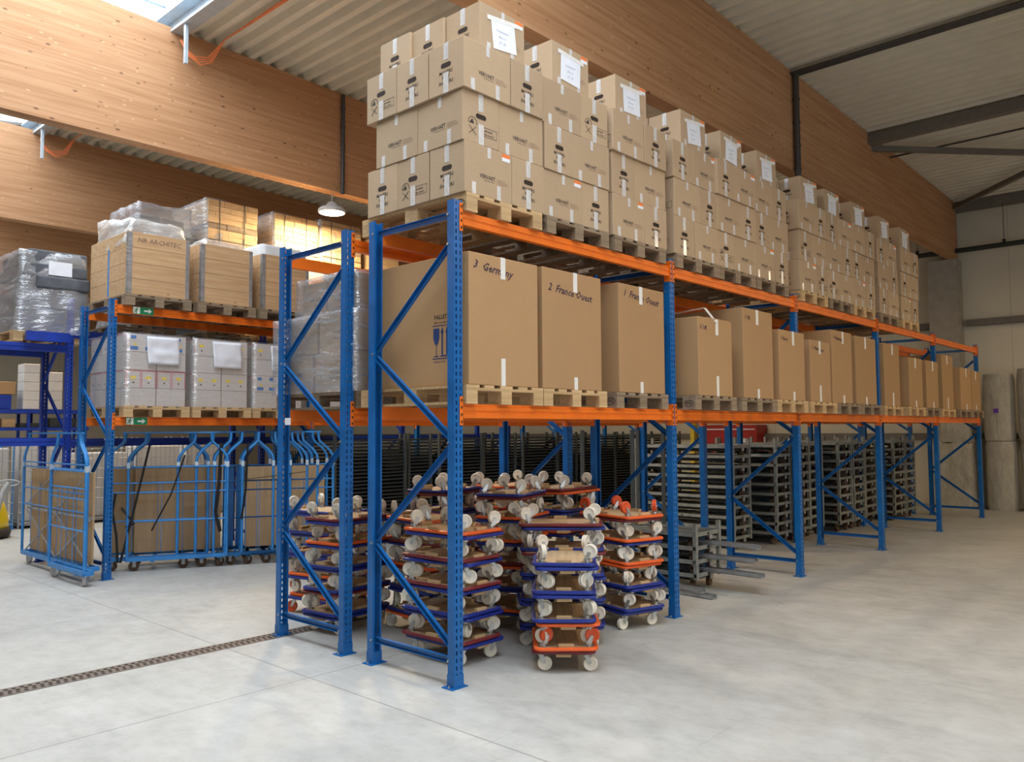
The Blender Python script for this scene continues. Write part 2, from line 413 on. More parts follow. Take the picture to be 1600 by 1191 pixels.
# cable loop at the curb
c = MB()
for k in range(4):
    dz = .03*k; c.tube([(1.0+.01*k, 6.45, 7.05), (1.02+.02*k, 6.38, 6.93-dz), (1.16+.03*k, 6.36, 6.84-dz), (1.36+.02*k, 6.38, 6.90-dz*.5), (1.50, 6.2, 7.14), (1.52+.02*k, 4.0, 7.19), (1.55+.02*k, -8., 7.19)], .009, 6)
tag(link('cable_bundle', c.mesh('cable_bundle', M['cable'])), 'orange cables looping under the roof sheet beside the skylight curb', 'cable')
c = MB()
for k in range(4):
    dz = .03*k; c.tube([(1.0+.01*k, 11.95, 7.05), (1.02+.02*k, 11.88, 6.93-dz), (1.16+.03*k, 11.86, 6.84-dz), (1.36+.02*k, 11.88, 6.90-dz*.5), (1.50, 11.7, 7.14), (1.55+.02*k, 7., 7.19)], .009, 6)
tag(link('cable_bundle', c.mesh('cable_bundle', M['cable'])), 'orange cables looping behind the large timber beam at the second skylight bay', 'cable')

# right-hand roof steel: purlins, wind braces, pipes
mb = MB(); z = ztop(8.)
for dx in (-.06, .0, .06): mb.cyl((7.62+dx, -11.5, z-.05), (7.62+dx, .8, z-.05), .022, 8)
mb.cyl((7.62, .75, z-.06), (7.62, .75, 5.0), .045, 10)
for k in range(5): mb.cyl((7.62, .75, 6.6-k*.35), (7.62, .75, 6.58-k*.35), .055, 10)
tag(link('drain_pipe', mb.mesh('drain_pipe', M['pipe'])), 'dark vertical pipe and conduits running down the nearest timber beam', 'pipe')
mb = MB(); z = ztop(3.7); mb.cyl((3.68, 6.48, z-.03), (3.68, 6.48, 5.5), .032, 10)
for k in range(5): mb.cyl((3.68, 6.48, 6.9-k*.3), (3.68, 6.48, 6.87-k*.3), .040, 10)
tag(link('conduit_pipe', mb.mesh('conduit_pipe', M['pipe'])), 'dark vertical conduit down the timber beam above the hanging lamp', 'pipe')
trim(MB().box(10.75, 10.92, -11.9, .95, 6.74, 6.92), M['rail'])
trim(MB().box(16.2, 16.45, -11.9, .95, 6.60, 6.80), M['rail'])
mb = MB(); mb.bar((10.9, .9, 6.72), (16.2, -4.3, 6.62), .09, .09); trim(mb, M['rail'])
mb = MB(); mb.bar((16.2, .9, 6.66), (10.9, -4.3, 6.72), .09, .09); trim(mb, M['rail'])
trim(MB().cyl((11.9, .95, 6.78), (11.9, -11.5, 6.78), .018, 8), M['pipe'])
# concrete column, wall rails, pipe on the end wall
trim(MB().box(16.18, 16.6, .82, 1.42, 0, 5.53), M['concretecol'])
trim(MB().box(16.27, 16.5, .86, 1.14, 5.53, 6.8), M['rail'])
for a, b in ((-11.9, .72), (1.5, 29.9)):
    trim(MB().box(16.45, 16.6, a, b, 4.02, 4.16), M['rail'])
    trim(MB().box(16.45, 16.6, a, b, 1.5, 1.62), M['rail'])
mb = MB(); mb.cyl((16.1, 1.85, 5.68), (16.1, -11.5, 5.68), .055, 12)
for y in (1.6, -.15, -2.2): mb.cyl((16.1, y, 5.68), (16.1, y, 6.6), .006, 6); mb.box(16.07, 16.13, y-.03, y+.03, 5.66, 5.80)
tag(link('heating_pipe', mb.mesh('heating_pipe', M['duct'])), 'black pipe hung on wires along the far right end wall', 'pipe')
mb = MB(); mb.box(16.0, 16.6, 5.6, 7.1, .3, 1.85); mb.box(15.98, 16.0, 5.9, 6.2, .9, 1.5, 1); mb.box(15.985, 16.0, 5.65, 7.05, 1.72, 1.75, 1)
mb.box(15.975, 15.99, 5.96, 6.14, 1.15, 1.4, 2)
tag(link('fire_cabinet', mb.mesh('fire_cabinet', [M['redsteel'], M['paper'], M['dark']])), 'red steel cabinet against the end wall behind the grey trolley stacks', 'cabinet')
for k, y in enumerate((7.6, 8.4)):
    tag(link('door_post', MB().box(16.3, 16.45, y, y+.12, 0, 2.2).mesh('door_post', M['yel'])), ('pale yellow post on the end wall left of the red cabinet', 'second pale yellow post, farther left from the red cabinet')[k], 'post')

# floor drain channel
mb = MB(); mb.box(-9, 15.6, 2.09, 2.27, .0, .004); 
g = MB()
for i in range(260):
    x = -4+i*.05
    for k in range(3): g.box(x+.008+(k % 2)*.012, x+.030+(k % 2)*.012, 2.115+k*.048, 2.145+k*.048, .004, .006)
dr = thing('floor_drain', 'rust-brown slotted drain channel running across the concrete floor', 'drain', (0, 0, 0))
t = M['drain'] = m_plain('rusty_drain_grate', (.17, .14, .12), .6, .4, .25, 20)
part('channel', mb.mesh('drain_channel', M['drain']), dr); part('slots', g.mesh('drain_slots', M['hole']), dr)['kind'] = 'stuff'

#=================================================================== RACKS
POST_H = 3.358
def post_mesh(H=POST_H, wx=.08, wy=.065):
    """U-shaped slotted upright; web at -Y, open to +Y"""
    mb = MB(); P = .05; rows = int(H/P)
    xs = [-wx/2, -.026, -.014, .014, .026, wx/2]
    def grid(f, cols, holes, zs):
        for (z0, z1, hole) in zs:
            for i in range(len(cols)-1):
                if hole and i in holes: continue
                mb._add([f(cols[i], z0), f(cols[i+1], z0), f(cols[i+1], z1), f(cols[i], z1)], [(0, 1, 2, 3)])
    zs = []
    for r in range(rows):
        zs += [(r*P, r*P+.018, False), (r*P+.018, r*P+.046, True), (r*P+.046, (r+1)*P, False)]
    zs.append((rows*P, H, False))
    grid(lambda x, z: (x, 0, z), xs, (1, 3), zs)
    one = [(0, H, False)]
    grid(lambda y, z: (-wx/2, -y, z), [-wy, 0], (), one); grid(lambda y, z: (wx/2, y, z), [0, wy], (), one)
    grid(lambda x, z: (x, wy, z), [-wx/2, -wx/2+.014][::-1], (), one); grid(lambda x, z: (x, wy, z), [wx/2-.014, wx/2], (), one)
    return mb
def solid(o, t=.003):
    m = o.modifiers.new('solid', 'SOLIDIFY'); m.thickness = t; m.offset = 0; return o
POSTM = {k: post_mesh().mesh('upright_post', M[k]) for k in ('blue', 'blue2')}
def brace_mesh(a, b, mat):
    m = MB(); a = Vector(a); b = Vector(b); d = (b-a).normalized(); n = Vector((1, 0, 0)); s = d.cross(n)
    # C-channel lying in the YZ plane, open towards -X edge
    for (o, w, h) in ((Vector((0, 0, 0)), .040, .003), ): m.bar(a+n*.012, b+n*.012, .003, .042, 0, (1, 0, 0))
    m.bar(a+s*.02, b+s*.02, .024, .003, 0, (1, 0, 0)); m.bar(a-s*.02, b-s*.02, .024, .003, 0, (1, 0, 0))
    return m.mesh('brace', M[mat])
BR = {}
def upright_frame(x, y, depth, label, group, col='blue', H=POST_H, flip=False, name='upright_frame'):
    """front post centre at y, back post centre at y+depth"""
    r = thing(name, label, 'rack frame', (x, y, 0), 0, group)
    for k, (yy, rz) in enumerate(((-.035, 0), (depth+.035, PI))):
        p = solid(part('upright_post', POSTM[col], r, (0, yy, .004), (0, 0, rz)))
        if H != POST_H: p.scale.z = H/POST_H
        b = MB(); b.box(-.075, .075, -.06 if k else -.05, .05 if k else .06, 0, .006)
        b.box(-.045, .045, -.036, .036, .0, .09); 
        for sx in (-.06, .06): b.cyl((sx, 0, .006), (sx, 0, .02), .008, 6, 1)
        part('base_plate', BR.setdefault(('bp', k, col), b.mesh('base_plate', [M[col], M['zinc']])), r, (0, yy+(-.033 if k else .033), 0))
    d = depth; ya = .035; yb = d-.035; s = H/POST_H
    segs = [('h', ya, .18, yb, .18), ('h', ya, 3.26*s, yb, 3.26*s), ('d', ya, .28, yb, .88*s), ('d', yb, .93*s, ya, 1.62*s), ('d', ya, 1.70*s, yb, 2.30*s), ('d', yb, 2.36*s, ya, 3.05*s)]
    for i, (k, y0, z0, y1, z1) in enumerate(segs):
        key = (i, col, round(d, 3), round(s, 3))
        if key not in BR: BR[key] = brace_mesh((-.012, y0, z0), (-.012, y1, z1), col)
        part('cross_brace' if k == 'h' else 'diagonal_brace', BR[key], r)
    if 'bolt' not in BR: BR['bolt'] = MB().cyl((-.052, 0, 0), (-.04, 0, 0), .009, 6).mesh('bolt', M['zinc'])
    for (yy, zz) in ((.02, .18), (d-.02, .18), (.02, 3.26*s), (d-.02, 3.26*s), (d-.02, .9*s), (.02, 1.66*s), (d-.02, 2.33*s), (.02, 3.05*s)):
        part('bolt', BR['bolt'], r, (0, yy, zz))
    return r
def beam_mesh(L, col):
    """box beam along X from 0..L, top at 0, height .1, face at y=0 outward -Y, depth .045"""
    m = MB(); prof = [(0, -.1), (0, -.072), (.006, -.068), (.006, -.052), (0, -.048), (0, -.022), (.012, -.018), (.012, 0), (.045, 0), (.045, -.1)]
    n = len(prof); vs = [(0, y, z) for y, z in prof]+[(L, y, z) for y, z in prof]
    m._add(vs, [(i, n+i, n+(i+1) % n, (i+1) % n) for i in range(n)]+[tuple(range(n)), tuple(range(n, 2*n))[::-1]])
    return m.mesh('beam_profile', col)
def conn_mesh(col, s):
    m = MB()
    a, b = (-.034, 0.) if s > 0 else (0., .034)
    m.box(a, b, -.0035, .0, -.15, .05)            # flange over the post front
    m.box(-.003 if s > 0 else 0, 0 if s > 0 else .003, -.0035, .06, -.15, .05)
    for k in range(4):
        z = -.135+k*.05; x0 = (a+b)/2
        m.box(x0-.006, x0+.006, -.006, -.0034, z, z+.018, 1)
    return m.mesh('beam_connector', col)
BEAM = {}
def rack_beam(x0, x1, y, z, col, label, group, back=False, name='rack_beam'):
    """beam between two posts whose centres are x0, x1; front face plane at y"""
    L = x1-x0-.086
    k = (round(L, 3), col)
    if k not in BEAM: BEAM[k] = beam_mesh(L, M[col]); 
    if ('c', col) not in BEAM: BEAM[('c', col)] = (conn_mesh([M[col], M['hole']], 1), conn_mesh([M[col], M['hole']], -1))
    r = thing(name, label, 'rack beam', (x0+.043, y, z), 0, group)
    if back:
        r.location.x = x1-.043; r.rotation_euler = (0, 0, PI)
    part('beam_profile', BEAM[k], r)
    part('beam_connector', BEAM[('c', col)][0], r, (0, -.004, 0)); part('beam_connector', BEAM[('c', col)][1], r, (L, -.004, 0))
    return r
B1, B2 = 1.93, 3.295
YA0, DA = 0.0, .886; YB0, DB = 1.256, .910; YC0, DC = 6.07, .89; YD0, DD = 7.32, .89
for t_ in range(6):
    x = 2.8*t_
    upright_frame(x, YA0, DA, 'blue slotted upright frame of the front rack row, %s from the near end' % ORD[t_], 'frames of the front rack row')
    if t_ < 5 or True:
        upright_frame(x, YB0, DB, 'blue upright frame, second rack row, behind the %s frame of the front row' % ORD[t_], 'frames of the second rack row')
for b_ in range(5):
    x0, x1 = 2.8*b_, 2.8*(b_+1)
    for (yy, nm, bk) in ((YA0-.035, 'aisle side of front row', False), (YA0+DA+.035, 'rear side of front row', True), (YB0-.035, 'near side of second row', False), (YB0+DB+.035, 'far side of second row', True)):
        for z, lv in ((B1, 'lower'), (B2, 'upper')):
            rack_beam(x0, x1, yy, z, 'orange', 'orange %s beam, %s, %s bay from near end' % (lv, nm, ORD[b_]), 'orange beams of the long rack', bk)
# row C (left background) and D (royal blue rack behind it)
for t_ in range(5):
    upright_frame(.05+2.8*t_, YC0, DC, 'blue slotted upright frame of the left background rack, %s from its left end' % ORDF[t_], 'frames of the left background rack')
for b_ in range(4):
    x0, x1 = .05+2.8*b_, .05+2.8*(b_+1)
    for (yy, nm, bk) in ((YC0-.035, 'near', False), (YC0+DC+.035, 'far', True)):
        for z, lv in ((B1, 'lower'), (B2, 'upper')):
            rack_beam(x0, x1, yy, z, 'orange', 'orange %s beam, %s side of left background rack, %s bay from left' % (lv, nm, ORDF[b_]), 'orange beams of the left background rack', bk)
for t_ in range(-2, 4):
    upright_frame(.0+2.8*t_, YD0, DD, 'royal blue upright frame of the rearmost left rack, %s from its left end' % ORDF[t_+2], 'frames of the royal blue rack', 'blue2', 3.5)
for b_ in range(-2, 3):
    x0, x1 = 2.8*b_, 2.8*(b_+1)
    zz = 2.88 if b_ < 0 else 3.08
    for (yy, nm, bk) in ((YD0-.035, 'near', False), (YD0+DD+.035, 'far', True)):
        for z, lv in ((1.68 if b_ < 0 else 1.66, 'lower'), (zz, 'upper')):
            rack_beam(x0, x1, yy, z, 'blue2', 'royal blue %s beam, %s side of rearmost left rack, %s bay from left' % (lv, nm, ORDF[b_+2]), 'beams of the royal blue rack', bk)

#=================================================================== PALLETS
PW, PL, PH = .82, 1.20, .135
def palmesh(mat):
    """parts of a pallet; long side along Y, narrow side faces -Y; origin bottom centre"""
    d = {}
    d['deck_board'] = [(MB().box(-w/2, w/2, -PL/2, PL/2, 0, .02).mesh('deck_board', mat), (x, 0, PH-.02)) for x, w in ((-.345, .13), (-.18, .10), (0, .13), (.18, .10), (.345, .13))]
    d['cross_board'] = [(MB().box(-PW/2, PW/2, -.07, .07, 0, .02).mesh('cross_board', mat), (0, y, PH-.04)) for y in (-PL/2+.07, 0, PL/2-.07)]
    blk = MB().box(-.055, .055, -.07, .07, 0, .077).mesh('block', mat)
    d['block'] = [(blk, (x, y, .018)) for x in (-.355, 0, .355) for y in (-PL/2+.07, 0, PL/2-.07)]
    bb = MB().box(-.055, .055, -PL/2, PL/2, 0, .018).mesh('bottom_board', mat)
    d['bottom_board'] = [(bb, (x, 0, 0)) for x in (-.355, 0, .355)]
    return d
PAL = {k: palmesh(M[k]) for k in ('pal_a', 'pal_b')}
def stamp_mesh():
    m = MB(); n = 20
    for i in range(n):
        a, b = 2*PI*i/n, 2*PI*(i+1)/n
        m.bar((0, -.052*math.cos(a), .030*math.sin(a)), (0, -.052*math.cos(b), .030*math.sin(b)), .0015, .005, 0, (1, 0, 0))
    m.text('EPAL', .036, (-.0008, 0, 0), (0, -1, 0), (0, 0, 1)); return m.mesh('burned_stamp', M['ink'])
STAMP = stamp_mesh()
def pallet(x, y, z, label, group, kind='pal_a', rz=0., full=True, stamp=False):
    """x,y = centre"""
    r = thing('wooden_pallet', label, 'pallet', (x, y, z), rz, group)
    for nm, lst in PAL[kind].items():
        for me, loc in lst: part(nm, me, r, loc)
    if stamp: part('burned_stamp', STAMP, r, (-.4115, -PL/2+.07, .058))
    return r

#=================================================================== BIG BROWN CARTONS, level 1 of front rack
def big_carton(w, d, h, name='pallet_carton', flute=True):
    m = MB(); m.box(-w/2, w/2, -d/2, d/2, 0, h); return m.mesh(name, M['bigcard'])
def palletdoos_mesh():
    """box print: X to the viewer's right, origin upper left"""
    m = MB(); X = (0, -1, 0); Y = (0, 0, 1); o = lambda x, z: (0, -x, z)
    m.text('PALLETDOOS', .043, o(.15, .0), X, Y, 1); m.text('MAX 12 KG PER DOOS', .018, o(.11, -.04), X, Y, 1)
    def rect(x0, x1, z0, z1): m._add([o(x0, z0), o(x1, z0), o(x1, z1), o(x0, z1)], [(0, 1, 2, 3)])
    rect(0, .31, -.064, -.058)
    # glass
    m._add([o(.01, -.08), o(.075, -.08), o(.075, -.15), o(.06, -.19), o(.045, -.205), o(.04, -.205), o(.025, -.19), o(.01, -.15)][::-1], [tuple(range(8))])
    rect(.04, .046, -.28, -.2); rect(.015, .07, -.288, -.281)
    for x in (.105, .155):
        rect(x-.008, x+.008, -.275, -.11); m._add([o(x-.018, -.115), o(x+.018, -.115), o(x, -.07)], [(0, 1, 2)])
    rect(.085, .175, -.288, -.278)
    m._add([o(.18+.055+.055*math.cos(a), -.125+.05*math.sin(a)) for a in [PI*i/10 for i in range(11)]], [tuple(range(11))])
    rect(.232, .238, -.26, -.12); m.tube([o(.235, -.26), o(.225, -.28), o(.205, -.285), o(.195, -.27)], .003, 5)
    rect(0, .31, -.305, -.298); m.text('PALLETDOOS NR 2', .015, o(.08, -.325), X, Y)
    return m.mesh('printed_marks', [M['inkblue'], M['ink']])
FA = -.06
BIG = [  # x0, x1, z0 top, front y, writing, open flap, pallet kind
 (.07, .83, 3.01, -.06, '3  Germany', 0, 'pal_a', 'marked 3 Germany'), (.865, 1.645, 3.015, -.06, '2  France Ouest', 0, 'pal_a', 'marked 2 France Ouest'),
 (1.88, 2.625, 3.02, -.06, '1  France Ouest', 0, 'pal_b', 'marked 1 France Ouest'), (3.03, 3.72, 2.83, -.17, '2 UK', 1, 'pal_b', 'marked 2 UK, its top flap popping open'),
 (3.95, 4.66, 3.015, -.17, '1 UK', 0, 'pal_b', 'marked 1 UK'), (4.80, 5.50, 2.86, -.17, '1 Nord', 0, 'pal_a', 'low, at the end of the second bay'),
 (5.67, 6.30, 2.81, -.16, '2  Netherland', 0, 'pal_a', 'low, at the start of the third bay'), (6.34, 7.03, 2.99, -.16, '1 Nederland', 0, 'pal_b', 'tall, in the middle of the third bay'),
 (7.15, 7.93, 2.98, -.16, '1', 0, 'pal_b', 'tall, at the end of the third bay'), (8.48, 9.18, 2.99, -.08, '', 0, 'pal_a', 'tall, at the start of the fourth bay'),
 (9.34, 10.02, 2.83, -.16, '', 0, 'pal_a', 'low, in the middle of the fourth bay'), (10.20, 10.86, 2.83, -.16, '', 0, 'pal_b', 'low, at the end of the fourth bay'),
 (11.30, 11.98, 3.0, -.10, '', 0, 'pal_a', 'tall, at the start of the fifth bay'), (12.18, 12.9, 2.82, -.16, '', 0, 'pal_b', 'low, second from the far end'), (12.92, 13.58, 2.80, -.16, '', 0, 'pal_b', 'low, at the very far end')]
BPX = [.46, 1.29, 2.25, 3.37, 4.305, 5.14, 6.06, 6.89, 7.72, 8.87, 9.70, 10.53, 11.65, 12.50, 13.33]
for i, (x0, x1, zt, fy, wr, flap, pk, lb) in enumerate(BIG):
    w = x1-x0; d = 1.10; z0 = B1+PH+.001; h = zt-z0; cx = (x0+x1)/2; cy = fy+d/2
    pallet(BPX[i], fy-.005+PL/2, B1, '%s pallet under the %s big brown carton, lower level' % ('pale' if pk == 'pal_a' else 'weathered', ORD[i]), 'pallets on the lower level', pk, stamp=i in (2, 3, 5))
    r = thing('pallet_carton', 'big brown carton %s, %s on the lower level' % (lb, ORD[i]), 'box', (cx, cy, z0), 0, 'big brown cartons on the lower level')
    bev(part('carton_body', big_carton(w-.02, d, h, 'carton_body'), r), .006)
    m = MB(); f = -d/2-.002
    tx = .0 + (.03 if i % 2 else -.02)
    m.box(tx-.025, tx+.025, f-.001, -d/2, h-.16, h-.002); m.box(tx-.025, tx+.025, -d/2-.001, d/2, h, h+.002)
    part('tape_strip', m.mesh('tape_strip', M['wtape']), r)
    m = MB(); m.box(tx-.022, tx+.022, f-.001, -d/2, .0, .2 if i % 3 == 0 else .10); part('tape_strip', m.mesh('tape_strip', M['wtape']), r)
    if wr:
        m = MB(); sz = .085 if i < 3 else .06; m.text(wr, sz, (-w/2+.05+len(wr)*sz*.24, f, h-.10-(.07 if i == 1 else 0)), (1, 0, 0), (0, 0, 1), 0, .35, -.08)
        part('handwriting', m.mesh('handwriting', M['marker']), r)
    if i == 0:
        part('printed_marks', palletdoos_mesh(), r, (-w/2+.0085, -.17, .50))
    if i == 3:
        m = MB(); m.text('RESY', .04, (-w/2+.0075, -.28, .13), (0, -1, 0), (0, 0, 1)); part('printed_marks', m.mesh('printed_marks', M['faint']), r)
        m = MB(); m.box(-w/2+.01, w/2-.01, 0, d/2, 0, .006, T=Matrix.Translation((0, 0, h+.01)) @ Matrix.Rotation(-.12, 4, 'X'))
        m.bar((-w/2+.2, -d/2+.02, h+.005), (w/2-.02, -d/2+.02, h+.005), .01, .01)
        part('top_flap', m.mesh('top_flap', M['bigcard']), r)
        m = MB(); m.bar((-.02, -d/2+.1, h+.12), (-.02, .45, h+.06), .05, .004, 0, (1, 0, 0)); m.bar((-.02, -d/2+.1, h+.12), (.0, -d/2-.01, h-.03), .05, .004, 0, (1, 0, 0)); part('loose_tape', m.mesh('loose_tape', M['wtape']), r)

#=================================================================== MOVING CARTONS, top level of front rack
BL, BW, BH = .492, .366, .370
def moving_meshes():
    out = {}
    a, b = BL/2, BW/2; e = .0015
    out['body'] = MB().box(-a, a, -b, b, 0, BH).mesh('carton_body', M['card'])
    m = MB()                                    # one strip over the lid and down both ends
    m.box(-a-e, a+e, -.024, .024, BH-.001, BH+e)
    for s in (-1, 1): m.box(s*a-(e if s < 0 else 0), s*a+(e if s > 0 else 0), -.024, .024, BH-.125, BH)
    out['tape_top'] = m.mesh('packing_tape', M['tape'])
    out['tape_end'] = MB().box(-a-e*1.6, -a, -.026, .026, 0, .15).mesh('packing_tape', M['tape'])
    out['tape_side'] = [MB().box(x0, x1, -b-e, -b, z0, z1_).mesh('packing_tape', M['tape']) for x0, x1, z0, z1_ in ((-.015, .02, BH-.08, BH), (-.175, -.135, 0, .085), (.085, .125, 0, .105))]
    m = MB(); X = (0, -1, 0)
    pl = [(.034+.018*math.cos(t), .018*math.sin(t)) for t in [-PI/2+PI*i/6 for i in range(7)]]+[(-.034+.018*math.cos(t), .018*math.sin(t)) for t in [PI/2+PI*i/6 for i in range(7)]]
    m.prism(pl, .001, (-(a+.0008), 0, .205), X, (0, 0, 1)); out['hole'] = m.mesh('hand_hole', M['hole'])
    o = lambda x, z: (-(a+.0012), -x, z)
    m = MB()
    for k, tx in enumerate(('MOVERS', 'NOT', 'SHAKERS')): m.text(tx, .037, o(0, .152-k*.038), X, (0, 0, 1))
    out['slogan'] = m.mesh('printed_lettering', M['ink'])
    m = MB()
    m.text('around', .028, o(.075, .115), X, (0, 0, 1)); m.text('the corner', .022, o(.08, .088), X, (0, 0, 1))
    for (x0, x1, z0, z1_) in ((-.01, .16, .135, .138), (-.01, .16, .070, .073), (.157, .16, .070, .138)):
        m._add([o(x0, z0), o(x1, z0), o(x1, z1_), o(x0, z1_)], [(0, 1, 2, 3)])
    for k in range(10):
        t0, t1 = PI*k/9-.2, PI*(k+1)/9-.2
        m.bar(o(-.085+.042*math.cos(t0), .145+.042*math.sin(t0)), o(-.085+.042*math.cos(t1), .145+.042*math.sin(t1)), .002, .003, 0, (1, 0, 0))
    m._add([o(-.120, .138), o(-.085, .175), o(-.07, .138)], [(0, 1, 2)])
    m.bar(o(-.12, .06), o(-.05, .12), .002, .003, 0, (1, 0, 0)); m.bar(o(-.12, .12), o(-.05, .06), .002, .003, 0, (1, 0, 0))
    out['logo'] = m.mesh('printed_lettering', M['ink'])
    m = MB(); o = lambda x, z: (x, -(b+.0012), z)
    m.text('VERVAET', .040, o(-.015, .145), (1, 0, 0), (0, 0, 1), 0)
    m._add([o(-.05, .118), o(.06, .118), o(.06, .1205), o(-.05, .1205)], [(0, 1, 2, 3)])
    for (x0, x1, z) in ((.085, .18, .150), (.085, .20, .136), (.085, .20, .122)): m._add([o(x0, z), o(x1, z), o(x1, z+.003), o(x0, z+.003)], [(0, 1, 2, 3)], 1)
    out['brandface'] = m.mesh('printed_lettering', [M['ink'], M['faint']])
    m = MB()
    x1 = a-.02; x0 = x1-.085
    m.box(x0, x1, -b-.0015, -b, BH-.035, BH-.008, 0); m.box(x0, x1, -b-.0015, -b, BH-.062, BH-.035, 1)
    out['sticker'] = m.mesh('label_sticker', [M['sticker'], M['paper']])
    for k in range(3):
        m = MB(); T = Matrix.Rotation((-.12, .05, -.06)[k], 4, 'Y')
        m.box(-.13, .13, -.004, -.0025, -.20, .04, 0, Matrix.Translation((0, -b, BH-.10)) @ T)
        m.box(-.17, .17, -.0045, -.0040, .01, .045, 1, Matrix.Translation((0, -b, BH-.10)) @ T)
        for q in range(3): m.text(('Vrachtwagen', 'Box lot', '57 - 80')[q], .026, (-.01, -b-.0052, BH-.16-q*.045), (1, 0, 0), (0, 0, 1), 2, .3, .05)
        out['paper%d' % k] = m.mesh('taped_paper_sheet', [M['paper'], M['wtape'], M['pencil']])
    return out
MV = moving_meshes()
def moving_box(x, y, z, orient, end, label, group, sticker=False, paper=None, jit=True):
    """orient L: length along X ; E: length along Y"""
    rz = {'L': 0, 'E': PI/2}[orient] + (random.uniform(-.02, .02) if jit else 0)
    r = thing('moving_box', label, 'box', (x, y, z), rz, group)
    bev(part('carton_body', MV['body'], r), .003, 1)
    part('packing_tape', MV['tape_top'], r)
    ends = (0,); sides = (0,) if orient == 'L' else (PI,)
    for a in ends:
        part('packing_tape', MV['tape_end'], r, (0, 0, 0), (0, 0, a)); part('hand_hole', MV['hole'], r, (0, 0, 0), (0, 0, a)); part('printed_lettering', MV[end], r, (0, 0, 0), (0, 0, a))
    for a in sides:
        for me in MV['tape_side']: part('packing_tape', me, r, (0, 0, 0), (0, 0, a))
        part('printed_lettering', MV['brandface'], r, (0, 0, 0), (0, 0, a))
    if sticker: part('label_sticker', MV['sticker'], r, (0, 0, 0), (0, 0, sides[0]))
    if paper is not None: part('taped_paper_sheet', MV['paper%d' % paper], r)
    return r
# pallets on the upper level: x of left edge
TOPX = [.055, .935, 1.84, 2.86, 3.68, 4.53, 5.70, 6.58, 7.43, 8.47, 9.45]
LVN = ['bottom', 'second', 'third', 'top']
# pattern per pallet: levels 1-3; 'LE' = long face left, end face right
PATT = [('LE', 'EL', 'LE'), ('LE', 'EL', 'LE'), ('LE', 'EL', 'LE'), ('EL', 'LE', 'EL'), ('EL', 'LE', 'EL'), ('LE', 'EL', 'LE'),
        ('LE', 'EL', 'LE'), ('EL', 'LE', 'EL'), ('LE', 'EL', 'LE'), ('EL', 'LE', 'EL'), ('LE', 'EL', 'LE')]
PK = ['pal_a', 'pal_b', 'pal_b', 'pal_b', 'pal_b', 'pal_b', 'pal_a', 'pal_b', 'pal_a', 'pal_b', 'pal_a']
for i, xp in enumerate(TOPX):
    pallet(xp+PW/2, -.065+PL/2, B2, '%s pallet under the %s stack of moving boxes, top level' % ('pale' if PK[i] == 'pal_a' else 'weathered', ORD[i]), 'pallets on the top level', PK[i], stamp=i in (0, 1, 6))
    zb = B2+PH+.001
    y0 = -.055
    for lv in range(3):
        pat = PATT[i][lv]; z = zb+lv*(BH+.003); x = xp-.012+random.uniform(-.01, .012)+(-.02 if lv == 2 else 0); yf = y0+(-.02 if lv == 2 and i % 2 == 0 else 0)+random.uniform(-.008, .008)
        for q, k in enumerate(pat):
            w_, d_ = (BL, BW) if k == 'L' else (BW, BL)
            # number of boxes in depth: the exposed left column is complete, others only the first one
            nd = (3 if k == 'L' else 2) if q == 0 and (i in (0, 3, 6) or lv == 2) else 1
            if lv == 2: nd = max(nd, 2)
            for dd in range(nd):
                end = 'slogan' if (i+lv+q+dd) % 3 != 1 else 'logo'
                if i == 0 and lv == 0: end = ('slogan', 'logo', 'slogan')[dd] if q == 0 else 'slogan'
                if i == 0 and lv == 1 and q == 0 and dd == 0: end = 'logo'
                moving_box(x+w_/2, yf+d_/2+dd*(d_+.004), z, k, end,
                           'moving box %s, %s layer, %s, %s stack from near end%s' % ('long side out' if k == 'L' else 'handle end out', LVN[lv], ('left', 'right')[q], ORD[i], ('', ', second in depth', ', deepest')[dd]),
                           'moving boxes on the top rack level', sticker=(i*3+lv+q) % 3 == 0 and k == 'L')
            x += w_+.006
    # fourth layer
    z = zb+3*(BH+.003)
    xs = [.215, .16, .14, .22, .20, .20, .30, .18, .20, .22, .20][i]
    ys = [.0, .0, .0, -.0, .0, .0, .03, .03, .0, .0, .0][i]
    moving_box(xp+xs-.01+BL/2, ys+BW/2, z, 'L', 'slogan', 'moving box with white paper sheet taped on, top of the %s stack' % ORD[i], 'moving boxes on the top rack level', sticker=True, paper=i % 3)
    if i in (0, 2, 3, 6):
        n = 3 if i == 0 else 2
        for dd in range(1, n):
            moving_box(xp+xs-.03*dd+BL/2, ys+BW/2+dd*(BW+.006), z, 'L', 'slogan', 'moving box on top of the %s stack, %s behind the papered one' % (ORD[i], ('', 'directly', 'two places')[dd]), 'moving boxes on the top rack level')
    if i == 6:
        moving_box(xp+.05+BW/2-.2, ys+.5, z, 'E', 'slogan', 'kraft moving box lying in the top layer between the sixth and seventh stacks', 'moving boxes on the top rack level')

